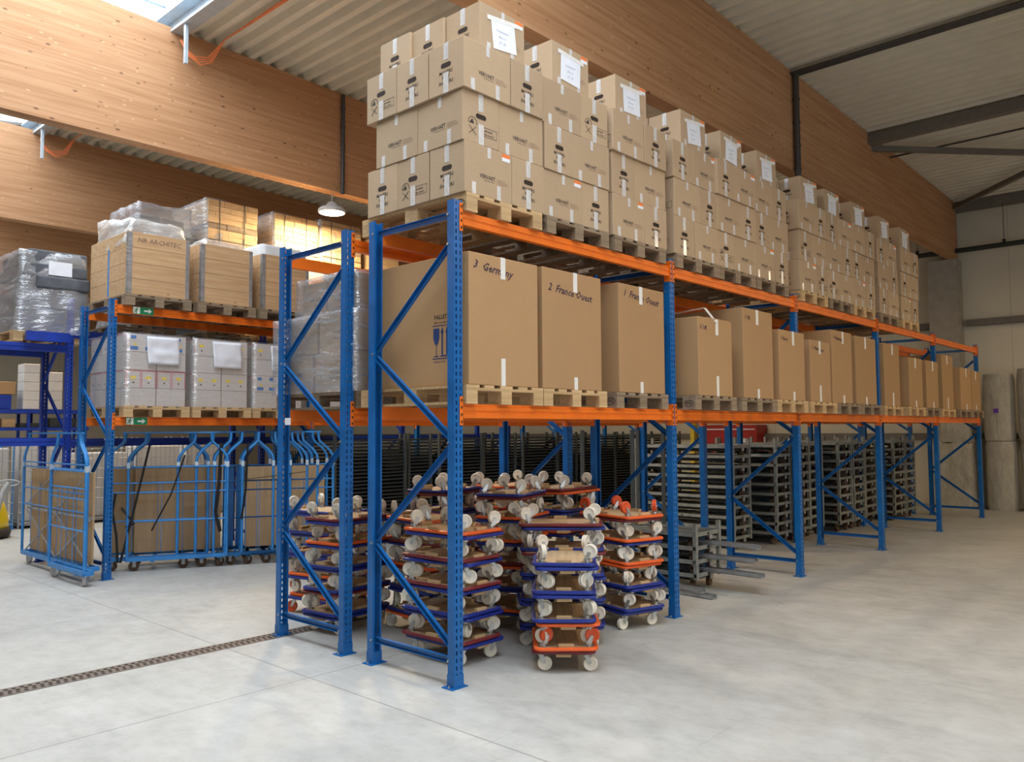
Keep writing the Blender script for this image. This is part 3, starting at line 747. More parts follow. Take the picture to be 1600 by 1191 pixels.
#=================================================================== DOLLIES
DL, DW, DT = .68, .46, .03; CH = .128
def rounded(w, h, r, n=4):
    p = []
    for cx_, cy_, a0 in ((w/2-r, h/2-r, 0), (-w/2+r, h/2-r, PI/2), (-w/2+r, -h/2+r, PI), (w/2-r, -h/2+r, 1.5*PI)):
        for i in range(n+1): a = a0+PI/2*i/n; p.append((cx_+r*math.cos(a), cy_+r*math.sin(a)))
    return p
def dolly_meshes():
    o = {}
    o['deck'] = MB().prism(rounded(DL-.045, DW-.045, .03), .02, (0, 0, .007)).mesh('deck', M['ply'])
    for c in ('blue', 'orange', 'maroon'):
        m = MB(); pth = rounded(DL-.02, DW-.02, .045); 
        sec = [(-.0, -.013), (.012, -.009), (.014, 0), (.012, .009), (0, .013), (-.014, .013), (-.014, -.013)]; n = len(pth); k = len(sec); vs = []
        for i in range(n):
            p = Vector((*pth[i], 0)); t = (Vector((*pth[(i+1) % n], 0))-Vector((*pth[i-1], 0))).normalized(); nn = Vector((t.y, -t.x, 0))
            for a, b in sec: q = p+nn*a; vs.append((q.x, q.y, DT/2+b))
        fs = [(i*k+j, ((i+1) % n)*k+j, ((i+1) % n)*k+(j+1) % k, i*k+(j+1) % k) for i in range(n) for j in range(k)]
        m._add(vs, fs, 0, False); o['rim_'+c] = m.mesh('rim', M['rim_'+c])
    # caster hanging below z=0 with an offset wheel
    m = MB(); m.box(-.038, .038, -.03, .03, -.004, 0); m.cyl((0, 0, -.004), (0, 0, -.022), .024, 12)
    for s in (-1, 1): m._add([(-.02, s*.022, -.02), (.02, s*.022, -.02), (.038, s*.022, -CH+.053), (.018, s*.022, -CH+.045),
                              (-.02, s*.026, -.02), (.02, s*.026, -.02), (.038, s*.026, -CH+.053), (.018, s*.026, -CH+.045)], BOXF)
    m.cyl((.028, -.03, -CH+.053), (.028, .03, -CH+.053), .007, 8)
    for sx in (-.028, .028):
        for sy in (-.02, .02): m.cyl((sx, sy, 0), (sx, sy, .004), .005, 6)
    o['caster'] = m.mesh('caster', M['zinc'])
    for nm, mt in (('wheel', 'white'), ('wheelo', 'wheelorange')):
        m = MB(); R = .053
        m.lathe([(.006, -.019), (R*.80, -.017), (R*.84, -.019), (R-.003, -.017), (R, -.012), (R, -.003), (R-.005, -.001), (R-.005, .001), (R, .003), (R, .012), (R-.003, .017), (R*.84, .019), (R*.80, .017), (.006, .019)], (0, 0, 0), 18, 0, 1)
        m.cyl((0, -.021, 0), (0, .021, 0), .012, 10)
        o[nm] = m.mesh('wheel', M[mt])
    o['cleat'] = MB().box(-.055, .055, -.016, .016, -.026, 0).mesh('cleat', M['pal_a'])
    return o
DM = dolly_meshes(); R_ = math.radians
def dolly(x, y, z, yaw, upside, col, label, orange=False):
    """wheels down: z is the caster ground. upside: z is the deck underside plane in contact"""
    r = thing('furniture_dolly', label, 'dolly', (x, y, z + (CH if not upside else DT)), yaw, 'furniture dollies stacked under the front rack', None)
    r.rotation_euler = (PI if upside else 0, 0, yaw)
    part('deck', DM['deck'], r); part('rim', DM['rim_'+col], r)
    for sx in (-1, 1):
        for sy in (-1, 1):
            c = part('caster', DM['caster'], r, (sx*(DL/2-.075), sy*(DW/2-.065), .007), (0, 0, ((yaw-R_(-47)) if upside else (R_(-47)-yaw))+random.choice((0, PI))+random.choice((random.uniform(-.7, .7), random.uniform(-.7, .7), random.uniform(-1.5, 1.5)))))
            part('wheel', DM['wheelo' if orange else 'wheel'], c, (.028, 0, -CH+.053-.007))
    for sy in (-1, 1): part('cleat', DM['cleat'], r, (0, sy*(DW/2-.035), .007))
    for sx in (-1, 1): part('cleat', DM['cleat'], r, (sx*(DL/2-.035), 0, .007), (0, 0, PI/2))
R_ = math.radians
STK = [ # x, y, yaw, colour pairs (lower dolly, upper dolly) from the floor up, name
 (.98, -.155, R_(40), ['mo', 'ob', 'bb', 'bb'], 'centre-front stack'),
 (1.445, .245, R_(-50), ['bb', 'bb', 'bb', 'mb', 'bm'], 'wide stack behind the centre-front one'),
 (2.34, .27, R_(76), ['bb', 'bb', 'oo', 'bo', 'mo'], 'right-hand stack'),
 (.535, .60, R_(92), ['bm', 'bb', 'bm', 'bm', 'bo'], 'stack just inside the nearest upright'),
 (.98, 1.38, R_(82), ['ob', 'bb', 'mo', 'bm', 'bo'], 'stack behind the nearest upright one'),
 (.80, 2.64, R_(100), ['bo', 'bo', 'bb', 'bb', 'bb'], 'leftmost stack'),
 (.56, 1.99, R_(6), ['bb', 'mb', 'bb', 'bo', 'bm'], 'stack between the first two uprights'),
 (1.66, .99, R_(20), ['bo', 'bb', 'om', 'bo', 'bo', 'mb'], 'tall stack in the middle'),
 (2.44, 1.02, R_(6), ['bb', 'bo', 'mb', 'bo', 'bb', 'om'], 'stack behind the right-hand one'),
 (1.58, 1.82, R_(12), ['bo', 'bb', 'om', 'bo', 'bb', 'mb'], 'left rear stack'),
 (2.40, 1.68, R_(-6), ['bb', 'bo', 'bb', 'om', 'bo', 'bo'], 'right rear stack')]
CN = {'b': 'blue', 'o': 'orange', 'm': 'maroon'}
for (x, y, yaw, cols, nm) in STK:
    z = 0.
    for k, cc in enumerate(cols):
        for j, ch_ in enumerate(cc[:2]):
            dx, dy = random.uniform(-.018, .018), random.uniform(-.018, .018)
            lab = '%s-rimmed dolly, wheels %s, %s from floor, %s' % (CN[ch_], ('down', 'up')[j], ORDF[k*2+j] if k*2+j < 14 else 'last', nm)
            if j == 0: dolly(x+dx, y+dy, z, yaw+random.uniform(-.05, .05)+(.07 if k % 2 else 0), False, CN[ch_], lab, orange=(k == 0 and nm == 'leftmost stack'))
            else: dolly(x+dx, y+dy, z+CH+DT, yaw+random.uniform(-.05, .05), True, CN[ch_], lab, orange=(k == 0 and nm == 'centre-front stack') or (k == 0 and nm == 'leftmost stack') or (k == 4 and nm == 'right-hand stack'))
        z += CH+2*DT+.012

#=================================================================== GREY STEEL TROLLEYS STACKED UNDER THE RACK
def steel_trolley_meshes(w, d):
    m = MB(); h = .14
    for (x0, x1, y0, y1) in ((-w/2, w/2, -d/2, -d/2+.03), (-w/2, w/2, d/2-.03, d/2), (-w/2, -w/2+.03, -d/2, d/2), (w/2-.03, w/2, -d/2, d/2)): m.box(x0, x1, y0, y1, 0, .042)
    m.box(-w/2, w/2, -.02, .02, .005, .03); m.box(-.02, .02, -d/2, d/2, .005, .03)
    m.box(-w/2+.03, w/2-.03, -d/2+.03, d/2-.03, .006, .012, 1); m.box(-w/2+.12, w/2-.12, -d/2+.1, d/2-.1, -.05, .006, 1); fr = m.mesh('frame', [M['greysteel'], M['dark']])  # dark plate and block added to darken the trolley's shaded interior
    p = MB().box(-.024, .024, -.02, .02, 0, .160).mesh('corner_post', M['greysteel'])
    s = MB(); s.box(-.03, .03, -.004, .004, -.045, .0); s.box(-.018, .018, -.006, .006, -.032, -.012); hk = s.mesh('latch', M['galv'])
    wl = MB(); wl.cyl((0, -.02, 0), (0, .02, 0), .052, 14); wl.box(-.015, .015, -.03, .03, 0, .075); wh = wl.mesh('wheel', M['browntyre'])
    return fr, p, hk, wh
STM = {}
def steel_stack(x0, x1, y0, y1, n, nm, z0=.15, pitch=.146):
    w, d = x1-x0, y1-y0; k = (round(w, 2), round(d, 2))
    if k not in STM: STM[k] = steel_trolley_meshes(w, d)
    fr, p, hk, wh = STM[k]
    for i in range(n):
        z = z0+i*pitch
        r = thing('steel_trolley', 'grey steel trolley, %s from the floor, %s' % (ORDF[i], nm), 'trolley', ((x0+x1)/2, (y0+y1)/2, z), random.uniform(-.012, .012), 'grey steel trolleys stacked under the rack')
        part('frame', fr, r)
        for sx in (-1, 1):
            for sy in (-1, 1):
                part('corner_post', p, r, (sx*(w/2-.024), sy*(d/2-.014), -.02)); part('wheel', wh, r, (sx*(w/2-.10), sy*(d/2-.10), -.095), (0, 0, random.uniform(0, 3)))
        part('latch', hk, r, (.05, -d/2-.004, 0))
SS = [(6.95, 7.50, 1.55, 3.25, 10, 'grey stack nearest to the camera'), (7.86, 8.42, 1.32, 2.6, 10, 'second grey stack from the left'), (8.46, 9.05, 1.30, 2.6, 10, 'third grey stack from the left'),
      (9.12, 9.68, 1.34, 2.6, 10, 'fourth grey stack from the left'), (9.95, 10.55, 1.18, 2.5, 10, 'fifth grey stack from the left'), (10.6, 11.15, 1.18, 2.5, 10, 'sixth grey stack from the left'), (11.5, 12.1, 1.3, 2.5, 10, 'seventh grey stack from the left'),
      (12.3, 12.95, 1.05, 2.4, 10, 'eighth grey stack from the left'), (12.99, 13.55, 1.05, 2.4, 10, 'farthest grey stack')]
for s_ in SS: steel_stack(*s_)
# low stack of three trolleys with perforated steel channels pushed through
steel_stack(3.14, 3.66, .95, 1.95, 2, 'low grey pile beside the dollies', .14, .17)
steel_stack(3.93, 4.48, .42, 1.5, 4, 'low open grey pile with the steel channels', .15, .145)
CHN = [((4.24, .80, .484), (4.18, -.18, .484)), ((4.17, .80, .339), (4.20, -.14, .339)), ((4.22, .80, .194), (4.18, -.22, .194)), ((3.78, .60, .002), (3.74, .10, .002)), ((3.82, .70, .05), (3.72, .22, .05))]
for k, (pa, pb) in enumerate(CHN):
    pa, pb = Vector(pa), Vector(pb); z, x, y0 = pb.z, pb.x, pb.y; rzc = math.atan2(-(pa.x-pb.x), pa.y-pb.y); m = MB(); L = (pa-pb).length+.25; w_ = .09
    m.box(-w_/2, w_/2, 0, L, 0, .008); m.box(-w_/2, -w_/2+.006, 0, L, 0, .045); m.box(w_/2-.006, w_/2, 0, L, 0, .045)
    for q in range(int(L/.09)): m.box(-.028, .028, .03+q*.09, .075+q*.09, .008, .0095, 1)
    m2 = m.mesh('steel_channel', [M['galv'], M['hole']])
    o = link('steel_channel', m2, None, (x, y0, z), (0, 0, rzc))
    tag(o, ('topmost perforated galvanised channel sticking out of the low grey pile', 'middle galvanised channel pushed through the low grey pile', 'lowest galvanised channel with a row of holes reaching farthest into the aisle',
            'galvanised channel on the floor level beside the dolly stack', 'short galvanised channel tucked next to the dolly stack')[k], 'steel channel', 'galvanised channels on the low pile')
# platform cart with grey uprights behind the right dolly stack
r = thing('platform_cart', 'grey flat platform cart with thin tall posts behind the right-hand dolly stack', 'cart', (4.92, 1.95, 0), 0)
part('platform', MB().box(-.65, .65, -.32, .32, .44, .48).mesh('platform', M['greysteel']), r)
PMX = MB().cyl((0, 0, .0), (0, 0, 1.62), .028, 10).mesh('upright', M['darkpost'])
for sx, sy in ((-.35, -.30), (.35, -.30), (-.62, .27), (.62, .27)): part('upright', PMX, r, (sx, sy, .12))
for sx in (-.5, .5):
    for sy in (-.22, .22):
        m = MB(); m.cyl((0, -.02, .06), (0, .02, .06), .06, 14); m.box(-.02, .02, -.028, .028, .06, .14); part('wheel', m.mesh('wheel', M['browntyre']), r, (sx, sy, 0))
part('under_frame', MB().box(-.62, .62, -.30, .30, .12, .18).mesh('under_frame', M['greysteel']), r)

#=================================================================== BLACK SHELF TROLLEYS (rows of thin layers)
def shelf_trolley(x0, w, y0, d, nm, n=26):
    r = thing('shelf_trolley', nm, 'trolley', (x0+w/2, y0+d/2, 0), 0, 'black shelf trolleys in the background')
    sh = MB(); sh.box(-w/2+.03, w/2-.03, -d/2, -d/2+.02, 0, .024); sh.box(-w/2+.03, w/2-.03, d/2-.02, d/2, 0, .024); sh.box(-w/2+.03, w/2-.03, -d/2+.02, d/2-.02, .014, .018)
    sh.box(-w/2+.01, -w/2+.03, -d/2, d/2, 0, .024); sh.box(w/2-.03, w/2-.01, -d/2, d/2, 0, .024)
    me = sh.mesh('shelf', M['dark'])
    for i in range(n):
        part('shelf', me, r, (0, 0, .20+i*.0555), (random.uniform(-.004, .004), random.choice((0, 0, 0, .006, -.008)), random.uniform(-.01, .01)))
    pm = MB().box(-.02, .02, -.02, .02, .12, 1.70).mesh('corner_post', M['darkpost'])
    for sx in (-1, 1):
        for sy in (-1, 1):
            part('corner_post', pm, r, (sx*(w/2-.015), sy*(d/2+.012), 0))
            m = MB(); m.cyl((0, -.02, .055), (0, .02, .055), .055, 12); m.box(-.02, .02, -.028, .028, .055, .125); part('wheel', m.mesh('wheel', M['rubber']), r, (sx*(w/2-.09), sy*(d/2-.09), 0))
xx = 3.15
WID = [1.36, .5, 1.02, .86, 1.0, .62, 1.1, 1.2, 1.2]
for i, w_ in enumerate(WID):
    if i == 1: xx += .02
    shelf_trolley(xx, w_, 5.92+(.08 if i % 2 else 0), .75, 'black trolley of densely stacked shelves in the background row, %s from the left' % ORDF[i]); xx += w_+.09
# loose dark folded cages left of them
for k in range(3):
    r = thing('folded_cage', 'dark folded mesh cage standing %s left of the black shelf trolleys' % ('directly', 'second', 'third')[k], 'cage', (2.98-.0*k, 6.1+.25*k, 0), R_(85))
    m = MB()
    for x in [i*.07 for i in range(8)]: m.cyl((x, 0, .1), (x, 0, 1.5-.05*k), .008, 6)
    for z in (.12, .5, 1.0, 1.45-.05*k): m.cyl((0, 0, z), (.5, 0, z), .012, 6)
    part('mesh_panel', m.mesh('mesh_panel', M['dark']), r)
    m = MB(); m.box(0, .5, -.08, .08, .0, .1); part('base', m.mesh('base', M['dark']), r)

#=================================================================== BLUE ROLL CAGES
def roll_cage(ox, oy, ang, W, label, group='blue roll cages', depth=.62, boards=0, H=1.74, straps=0, full=True, xb=False):
    """front panel from origin along +x local (length W), body behind (+y local)"""
    r = thing('roll_cage', label, 'cage', (ox, oy, 0), ang, group); zf = .15
    m = MB(); m.bar((0, 0, zf), (W, 0, zf), .035, .05, 0, (0, 1, 0)); m.bar((0, depth, zf), (W, depth, zf), .035, .05); m.bar((0, 0, zf), (0, depth, zf), .035, .05, 0, (1, 0, 0)); m.bar((W, 0, zf), (W, depth, zf), .035, .05, 0, (1, 0, 0))
    m.bar((W*.25, 0, zf-.03), (W*.25, depth, zf-.03), .05, .03, 0, (1, 0, 0)); m.bar((W*.75, 0, zf-.03), (W*.75, depth, zf-.03), .05, .03, 0, (1, 0, 0))
    part('base_frame', m.mesh('base_frame', M['cartblue']), r)
    def hoop(y, nm):
        m = MB(); s = .20
        pts = [(0, y, zf), (0, y, H-.36), (.012, y, H-.31), (.06, y, H-.24), (s-.05, y, H-.16), (s-.01, y, H-.12), (s, y, H-.06), (s, y, H)]
        m.tube(pts, .018, 8); m.tube([(W-a, b, c) for a, b, c in pts], .018, 8); m.bar((s-.03, y, H), (W-s+.03, y, H), .03, .02)
        m.box(-.019, .019, y-.019, y+.019, H-.45, H-.38, 1); m.box(W-.019, W+.019, y-.019, y+.019, H-.45, H-.38, 1)
        part(nm, m.mesh(nm, [M['cartblue'], M['curb']]), r)
    hoop(0, 'side_hoop')
    if full: hoop(depth, 'side_hoop')
    m = MB()
    for z in (.62, .98, 1.10) if not xb else (1.36, .80, 1.02): m.cyl((0, 0, z), (W, 0, z), .010, 6)
    for z in (1.30,): m.cyl((0, 0, z), (W, 0, z), .012, 6)
    n = int(W/.3)
    for i in range(1, n): m.cyl((W*i/n, .0, zf), (W*i/n, .0, 1.10), .004, 5)
    part('rail_panel', m.mesh('rail_panel', M['cartblue']), r)
    if xb:
        m = MB(); y = .06
        for a, b in (((.02, .18), (W*.5, .72)), ((W*.5, .18), (.02, .72)), ((.02, .78), (W*.5, 1.28)), ((W*.5, .18), (W-.02, .72)), ((W-.02, .18), (W*.5, .72)), ((W*.5, .78), (W-.02, 1.28))):
            m.bar((a[0], y-.02, a[1]), (b[0], y-.02, b[1]), .008, .02, 0, (0, 1, 0))
        m.bar((0, y, .74), (W, y, .74), .02, .03)
        part('lattice_brace', m.mesh('lattice_brace', M['galv']), r)
    if full and not xb:
        for x in (W*.35, W*.62, W*.82):
            part('back_slat', MB().box(x, x+.07, depth-.01, depth+.01, zf, 1.28).mesh('back_slat', M['blue']), r)
    if boards:
        for q in range(boards):
            w_ = (W-.12)/boards
            m = MB(); m.box(.06+q*w_, .06+(q+1)*w_-.008, depth*.55+.01*(q % 2), depth*.55+.025+.01*(q % 2), .19, 1.27)
            part('back_board', m.mesh('back_board', M['board']), r)
    for sx in (.08, W-.08):
        for sy in ((.06, depth-.06) if depth > .3 else (depth/2,)):
            m = MB(); m.lathe([(.005, -.018), (.058, -.018), (.062, -.012), (.062, .012), (.058, .018), (.005, .018)], (0, 0, .062), 16, 0, 1)
            m.box(-.02, .02, -.028, -.022, .05, .13, 1); m.box(-.02, .02, .022, .028, .05, .13, 1)
            part('caster', m.mesh('caster', [M['grey'] if ox < .1 else M['browntyre'], M['galv']]), r, (sx, sy, 0), (0, 0, random.uniform(-.8, .8)))
    return r
def strap(pts, label, w=.03, parent=None):
    m = MB()
    for a, b in zip(pts[:-1], pts[1:]): m.bar(a, b, w, .004, 0, (1, 0, 0))
    o = link('lashing_strap', m.mesh('lashing_strap', M['strap'])); return tag(o, label, 'strap', 'black lashing straps')
# long cage at the far left: seen from its side (runs along Y), with a narrow one parked in front of it
roll_cage(-.20, 8.27, -PI/2, 2.24, 'blue roll cage with brown boards inside at the left end of the background rack', boards=4, xb=True, depth=.14, full=False)
roll_cage(-.32, 6.86, -PI/2, 1.12, 'narrow blue roll cage frame with two rungs parked in front of the cage with boards', depth=.09, full=False)
ang = math.atan2(-.445, .895); ca, sa = math.cos(ang), math.sin(ang)
SOFF = [(0, .0), (.12, -.02), (.70, 0), (.92, .0), (1.14, 0), (1.28, 0), (1.49, 0)]
for k, (s_, o_) in enumerate(SOFF):
    if k == 0: continue
    px, py = .33+ca*s_-sa*o_, 6.50+sa*s_+ca*o_
    roll_cage(px, py, ang, 1.18, 'blue roll cage in the nested row under the background rack, %s from the left' % ORDF[k-1], 'nested blue roll cages', depth=.60, boards=2 if k == 1 else (1 if k == 6 else 0))
roll_cage(.24, 6.62, ang+.06, 1.2, 'blue roll cage pushed behind the leftmost cage of the nested row', 'nested blue roll cages', depth=.6, boards=2)
P = lambda s, z, o=-.03: (.33+ca*s-sa*o, 6.50+sa*s+ca*o, z)
strap([P(.36, 1.58), P(.22, .9), P(.05, .12)], 'black strap running diagonally down the leftmost nested roll cage')
strap([P(.78, 1.45), P(.62, .95), P(.40, .50)], 'black strap slanting behind the middle of the leftmost nested roll cage', .02)
strap([P(-.02, .98), P(-.05, .75), P(.0, .45), P(.02, .12)], 'black strap hanging at the left corner of the nested roll cages')
strap([P(.78, 1.10), P(1.1, 1.10)], 'black strap pulled level between the second and third nested cages', .03)
strap([P(1.22, 1.6), P(1.2, 1.1), P(1.16, .7), P(1.22, .45)], 'black strap bunched between the fourth and fifth nested cages', .05)
strap([P(1.55, 1.6), P(1.53, 1.0), P(1.48, .6)], 'black strap hanging from the sixth nested cage')
strap([P(1.55, 1.12), P(2.3, 1.2)], 'black strap stretched right across the rear nested cages')
strap([P(.05, .8), P(.2, .6), P(.1, .55)], 'short black strap end knotted on the leftmost nested cage')

#=================================================================== BACKGROUND RACK C LOADS
def crate(x0, x1, y0, y1, z0, h, label, levels=4, marks=None, blue=False):
    w, d = x1-x0, y1-y0
    r = thing('collar_crate', label, 'crate', ((x0+x1)/2, (y0+y1)/2, z0), 0, 'wooden collar crates on the background rack')
    ph = h/levels
    for k in range(levels):
        m = MB(); z = k*ph
        m.box(-w/2, w/2, -d/2, -d/2+.02, z+.002, z+ph-.002); m.box(-w/2, w/2, d/2-.02, d/2, z+.002, z+ph-.002)
        m.box(-w/2, -w/2+.02, -d/2+.02, d/2-.02, z+.002, z+ph-.002); m.box(w/2-.02, w/2, -d/2+.02, d/2-.02, z+.002, z+ph-.002)
        part('timber_collar', m.mesh('timber_collar', M['crate']), r)
    for sx in (-1, 1):
        m = MB(); x = sx*w/2
        m.box(x-(.0 if sx > 0 else .002), x+(.002 if sx > 0 else 0), -d/2-.002, -d/2+.05, .01, h-.01); m.box(x-(.05 if sx > 0 else .002), x+(.002 if sx > 0 else .05), -d/2-.003, -d/2, .01, h-.01)
        for q in range(levels*4):
            z = .02+q*(h-.04)/(levels*4-1); m.box(x-(.046 if sx > 0 else 0), x+(0 if sx > 0 else .046), -d/2-.006, -d/2-.003, z-.01, z+.008)
            m.box(x-.006, x+.006, -d/2+.005, -d/2+.045, z-.006, z+.006)
        part('steel_hinge', m.mesh('steel_hinge', M['galv']), r)
    if marks:
        m = MB(); m.text(marks, .085, (0, -d/2-.001, h-ph*.5), (1, 0, 0), (0, 0, 1), 0, .1, .0); part('stencil', m.mesh('stencil', M['faint']), r)
    if blue:
        m = MB(); m.box(-w/2-.003, -w/2, -.02, .02, .02, h*.8); part('blue_strap', m.mesh('blue_strap', M['cartblue']), r)
    return r
def blob(name, x0, x1, y0, y1, z0, z1, mat, label, cat, group=None, amp=.03, nx=8, ny=8, nz=6, taper=.06, seed=1, top=None, solid_=True):
    """closed lumpy box-like sheet, subdivided and displaced: wrapped load or crumpled film"""
    rnd = random.Random(seed); w, d, h = x1-x0, y1-y0, z1-z0; vs = {}; V = []; Fs = []
    from mathutils import noise
    def vid(i, j, k):
        key = (i, j, k)
        if key not in vs:
            u, v, t = i/nx, j/ny, k/nz
            tp = 1-taper*t
            x = (u-.5)*w*tp; y = (v-.5)*d*tp; z = t*h
            if top and k == nz: z += top(u, v)
            p = Vector((x+x0, y+y0, z))*4.3+Vector((seed*3.1, 0, 0))
            nv = noise.noise_vector(p)*amp+noise.noise_vector(p*2.7)*amp*.5
            if k == 0: nv.z = 0
            vs[key] = len(V); V.append((x+nv.x, y+nv.y, z+nv.z*.7))
        return vs[key]
    for i in range(nx):
        for k in range(nz):
            Fs.append((vid(i, 0, k), vid(i+1, 0, k), vid(i+1, 0, k+1), vid(i, 0, k+1))); Fs.append((vid(i+1, ny, k), vid(i, ny, k), vid(i, ny, k+1), vid(i+1, ny, k+1)))
    for j in range(ny):
        for k in range(nz):
            Fs.append((vid(0, j+1, k), vid(0, j, k), vid(0, j, k+1), vid(0, j+1, k+1))); Fs.append((vid(nx, j, k), vid(nx, j+1, k), vid(nx, j+1, k+1), vid(nx, j, k+1)))
    for i in range(nx):
        for j in range(ny): Fs.append((vid(i, j, nz), vid(i+1, j, nz), vid(i+1, j+1, nz), vid(i, j+1, nz)))
    mb = MB(); mb._add(V, Fs, 0, True)
    o = link(name, mb.mesh(name, mat), None, ((x0+x1)/2, (y0+y1)/2, z0)); return tag(o, label, cat, group) if label else o
zc = B2+PH+.001
CR = [(.17, .94, 'big pine collar crate with faint stencilled letters, leftmost on the background rack', 'NR ARCHITEC', True), (1.10, 1.83, 'pine collar crate in the middle of the background rack top level', None, False), (1.98, 2.72, 'pine collar crate right of the middle one, half hidden by the blue upright', None, False)]
for k, (x0, x1, lb, mk, bl) in enumerate(CR):
    pallet((x0+x1)/2+.01, 5.94+PL/2, B2, 'weathered pallet under the %s pine crate of the background rack' % ('left', 'middle', 'right')[k], 'pallets of the background rack', 'pal_b')
    crate(x0, x1, 5.95, 7.12, zc, .77, lb, 4, mk, bl)
blob('plastic_liner', .18, .93, 5.98, 7.12, zc+.62, zc+.95, M['filmw'], 'crumpled clear plastic sheet bulging out of the left pine crate', 'plastic sheet', amp=.05, seed=3, taper=.1, top=lambda u, v: .12*v)
blob('plastic_liner', 1.16, 1.80, 6.02, 7.08, zc+.72, zc+.86, M['filmw'], 'crumpled plastic sheet on the middle pine crate', 'plastic sheet', amp=.03, seed=4, taper=.1)
blob('plastic_liner', 2.0, 2.72, 6.0, 7.1, zc+.73, zc+.93, M['liner'], 'white plastic cover over the right pine crate', 'plastic sheet', amp=.008, seed=5, taper=.05)
crate(2.98, 3.72, 5.95, 7.12, zc, .55, 'pine crate under white film beyond the blue upright on the background rack', 3)
pallet(3.35, 5.94+PL/2, B2, 'pale pallet under the pine crate beyond the blue upright', 'pallets of the background rack', 'pal_a')
blob('plastic_liner', 2.99, 3.73, 5.94, 7.13, zc+.5, zc+.72, M['liner'], 'white plastic cover over the crate beyond the blue upright', 'plastic sheet', amp=.01, seed=6, taper=.05)

def archive_box(x, y, z, w, d, h, rows, label, style):
    """white archive carton, one side faces -Y"""
    r = thing('archive_box', label, 'box', (x, y, z), random.uniform(-.012, .012), 'white archive cartons on the background rack')
    bev(part('carton_body', MB().box(-w/2, w/2, -d/2, d/2, 0, h).mesh('carton_body', M['whitecarton']), r), .003, 1)
    m = MB(); f = -d/2-.0015; n = 2
    if style in (0, 2):
        for q in range(n):
            c = -w/2+w*(q+.5)/n; hw = w/n/2-.006
            if style == 0:
                m.box(c-hw, c+hw, f, -d/2, h-.012, h-.002, 0); m.box(c-hw, c-hw+.006, f, -d/2, .006, h-.01, 0); m.box(c+hw-.006, c+hw, f, -d/2, .006, h-.01, 0)
            m.box(c-.034, c+.03, f-.0003, -d/2, h*.50, h*.66, 1); m.cyl((c, f, h*.30), (c, -d/2, h*.30), .011, 10, 3)
    elif style == 1:
        for q in range(n):
            c = -w/2+w*(q+.5)/n
            m.box(c-.045, c+.02, f, -d/2, h*.72, h*.92, 2); m.box(c-.05, c+.045, f, -d/2, h*.10, h*.30, 2); m.box(c-.01, c+.03, f-.0004, -d/2, h*.36, h*.46, 1)
    elif style == 3:
        m.box(-.012, .012, f, -d/2, 0, h, 4)
    # left side
    g = -w/2-.0015
    if style != 3:
        m.box(g, -w/2, -d/2+.01, -d/2+.016, .01, h-.01, 0); m.box(g, -w/2, -d/2+.01, d/2-.01, h-.012, h-.004, 0)
        for q in (-.09, .09): m.cyl((g, q, h*.3), (-w/2, q, h*.3), .010, 10, 3)
    part('printed_marks', m.mesh('printed_marks', [M['red'], M['yel'], M['labelblue'], M['hole'], M['tape']]), r)
    return r
z1 = B1+PH+.001
for k, x0 in enumerate((.17, 1.03, 1.88, 2.98)):
    if k < 4:
        pallet(x0+.40, 5.95+PL/2, B1, 'pale pallet under the %s film-wrapped load of white cartons' % ORDF[k], 'pallets of the background rack', 'pal_a')
    hh = .218
    for lv in range(4):
        for q in range(2):
            for dd in range(3):
                if q == 1 and dd > 0: continue
                if k and dd > 1: continue
                st = [3, 0 if k < 1 else (2 if k == 1 else 1), 3, 1 if k == 0 else 2][lv]
                if lv == 3 and q == 1: st = (1, 2, 0, 1)[k]
                archive_box(x0+.20+q*.375+.01, 5.99+.19+dd*.375, z1+lv*(hh+.004), .365, .365, hh, 2,
                            'white archive carton, %s layer, %s, %s wrapped load%s' % (LVN[lv], ('left', 'right')[q], ORDF[k], ('', ', second in depth', ', third in depth')[dd]), st)
    m = MB(); n = 10
    vs = []; fs = []
    from mathutils import noise
    for j in range(n+1):
        for i in range(n+1):
            u, v = i/n, j/n; nn = noise.noise(Vector((u*4+k*3, v*4, 1)))*.018
            vs.append((-.20+.40*u+.03*(v-.5), nn-.02*(1-v)*u, -.34*v))
    for j in range(n):
        for i in range(n): a = j*(n+1)+i; fs.append((a, a+n+1, a+n+2, a+1))
    m._add(vs, fs, 0, True)
    o = solid(link('paper_sheet', m.mesh('paper_sheet', M['paper']), None, (x0+.46, 5.955, z1+.86)), .001)
    tag(o, 'large blank white sheet stuck on the front of the %s wrapped load' % ORDF[k], 'paper')
    blob('stretch_film', x0-.015, x0+.815, 5.965, 7.13, z1-.02, z1+.90, M['film'], 'clear stretch film wrapped around the %s load of white cartons' % ORDF[k], 'film', amp=.008, nx=10, ny=12, nz=10, seed=20+k, taper=.01)

# royal-blue rack loads
pallet(-.25, 7.30+PL/2, 2.90, 'pale pallet under the dark film-wrapped furniture load at far left', 'pallets of the royal blue rack', 'pal_a')
pallet(1.0, 7.30+PL/2, 3.08, 'weathered pallet behind the left pine crate', 'pallets of the royal blue rack', 'pal_b')
fl = thing('wrapped_furniture', 'slate grey furniture parts stacked under wrinkled film at the far left', 'load', (-.20, 7.9, 2.90+PH))
FLB = [(-.40, .40, -.6, .55, 0, .30), (-.37, .40, -.58, .55, .31, .55), (-.22, .42, -.64, .5, .56, .72), (-.32, .40, -.6, .55, .73, .88), (-.30, .40, -.58, .5, .89, 1.06)]
for b_ in FLB: bev(part('upholstered_panel', MB().box(*b_).mesh('upholstered_panel', M['darkload']), fl), .02)
m = MB(); m.box(-.08, .20, -.615, -.606, .74, .92); part('paper_note', m.mesh('paper_note', M['paper']), fl)
